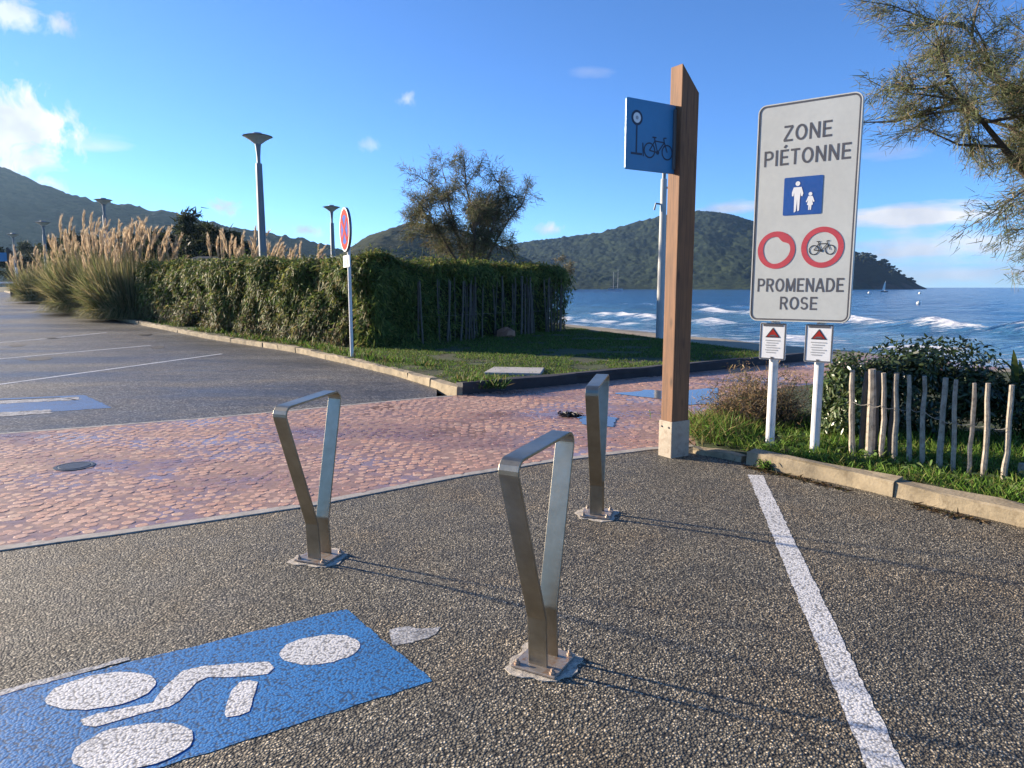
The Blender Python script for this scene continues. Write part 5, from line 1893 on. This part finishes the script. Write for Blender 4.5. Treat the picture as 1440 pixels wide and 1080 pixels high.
# ------------------------------------------------------------------ sea
xs, ys = graded(-2500, 5200, 14, 330, 4.6), graded(-80, 6500, 42, 420, 4.8)
X, Y = np.meshgrid(xs, ys)
sd = shore_dist(X, Y)
off = -sd                                                    # metres offshore
along = X * .38 + Y * .92
fade = 1 / (1 + (np.hypot(X, Y) / 260) ** 2)
Z = SEA + (.16 * np.sin((off + 6 * fbm(X / 30, Y / 30, 3, 2)) * .55) + .22 * (fbm(X / 5, Y / 9, 4, 6) - .5) + .45 * (fbm(X / 22, Y / 22, 3, 66) - .5)) * fade * smooth(-2, 8, off)
foamv = np.zeros_like(X)
green = smooth(45, 3, off)
wob = 7 * (fbm(along / 26, off * 0, 3, 12) - .5)
for o0, amp, wdt, s0, lo in ((24, .70, 1.6, 21, .43), (12, .40, 1.2, 22, .52), (6.0, .25, .9, 23, .40), (40, .5, 2.2, 24, .62)):
    dd = off - o0 - wob
    on = smooth(lo, lo + .12, fbm(along / 16 + s0, off * 0, 3, s0))
    Z += amp * np.exp(-(dd / wdt) ** 2) * (.35 + .65 * on)
    foamv = np.maximum(foamv, on * (np.exp(-((dd + wdt * .5) / (wdt * .9)) ** 2) * .78 + .30 * smooth(-wdt * 4.5, -wdt, dd) * (dd < 0)))
foamv = np.maximum(foamv, .55 * smooth(5, 0.5, off + 3 * (fbm(along / 5, off / 5, 3, 91) - .5)))
foamv = np.maximum(foamv, .30 * smooth(30, 10, off) * (off > 0))
foamv = np.where(off < -3, 0, foamv)
V = np.stack([X, Y, Z], -1).reshape(-1, 3)
cn_ = len(xs)
i = (np.arange(len(ys) - 1)[:, None] * cn_ + np.arange(cn_ - 1)[None]).ravel()
Fc = np.stack([i, i + 1, i + cn_ + 1, i + cn_], -1)
keepf = (sd.ravel()[Fc] < 14).any(1)
Fc = Fc[keepf]
link('sea', mesh_from('sea', V, Fc, col=np.stack([foamv.ravel(), green.ravel(), foamv.ravel() * 0], -1), smooth_=True), M['sea'], kind='structure')


def sailboat(c, L_, label, masts, sail=False, hull='hull_white'):
    c = np.array(c, float)
    t = thing('sailboat', label, 'sailboat', c)
    n = 9
    V, Fc = [], []
    for k in range(n):
        q_ = k / (n - 1)
        w = L_ * .14 * math.sin(math.pi * min(1, .12 + q_ * .86)) ** .7
        x = (q_ - .5) * L_
        V += [(c[0] + x, c[1] - w, c[2] + .12 * L_), (c[0] + x, c[1], c[2] - .06 * L_), (c[0] + x, c[1] + w, c[2] + .12 * L_)]
    for k in range(n - 1):
        a = k * 3
        Fc += [(a, a + 1, a + 4, a + 3), (a + 1, a + 2, a + 5, a + 4), (a + 2, a, a + 3, a + 5)]
    MB().add(V, Fc).build('hull', M[hull], t, c)
    for mx, mh in masts:
        b = c + (mx * L_, 0, .1 * L_)
        MB().tube([b, b + UP * mh], [.10, .06], 6).build('mast', M['white_pole'], t, c)
        MB().tube([b + UP * .12 * mh, b + UP * .12 * mh + (-.28 * L_, 0, 0)], .07, 5).build('boom', M['white_pole'], t, c)
        if sail:
            s_ = []
            for k in range(6):
                q_ = k / 5
                s_ += [b + UP * (mh * (.14 + .84 * q_)) + (-.02, 0, 0), b + UP * (mh * (.14 + .84 * q_)) + (-.36 * L_ * (1 - q_) ** .8 - .05, .25 * math.sin(3.1 * q_), 0)]
            MB().add(s_, [(2 * k, 2 * k + 1, 2 * k + 3, 2 * k + 2) for k in range(5)]).build('sail', M['sail'], t, c)
    return t


p = at_y(1244, 408, 420)
sailboat((p[0], 420, SEA), 4.2, 'small sailing boat with a white sail off the headland', [(.05, 6.0)], True, 'hull')
p = at_y(865, 404, 640)
sailboat((p[0], 640, SEA), 13, 'two-masted white sailboat anchored under the wooded ridge', [(-.12, 15), (.18, 17)])
for i, (px, Yb, label) in enumerate([(1218, 330, 'pale mooring buoy left of the small sailing boat'), (1289, 300, 'farther pale buoy right of the small sailing boat'), (1288, 115, 'nearest pale buoy bobbing on the open water')]):
    c = np.array(((px - 720) / FPX * Yb, Yb, SEA + .15))
    r = .55 if Yb > 200 else .32
    tag(MB().lathe([(.1 * r, -.5 * r), (.8 * r, -.3 * r), (r, .2 * r), (.8 * r, .75 * r), (.3 * r, 1.0 * r), (.12 * r, 1.35 * r)], c, 12).build('buoy', M['buoy'], None, c, smooth_=True), label, 'buoy', 'mooring buoys')

# ------------------------------------------------------------------ air
HAZE_DENSITY = 0.00010
hm = bpy.data.materials.new('sea haze')
hm.use_nodes = True
hn = hm.node_tree
hn.nodes.clear()
vol = nd(hn, 'ShaderNodeVolumePrincipled', None, Color=(.42, .68, 1, 1), Density=HAZE_DENSITY, Anisotropy=.5)
nd(hn, 'ShaderNodeOutputMaterial', None, Volume=vol.outputs[0])
hz = MB().box((1200, 3000, 88), (9000, 7400, 200)).build('haze', hm, kind='stuff')
tag(hz, 'thin pale sea haze lying over the bay and hills', 'haze')
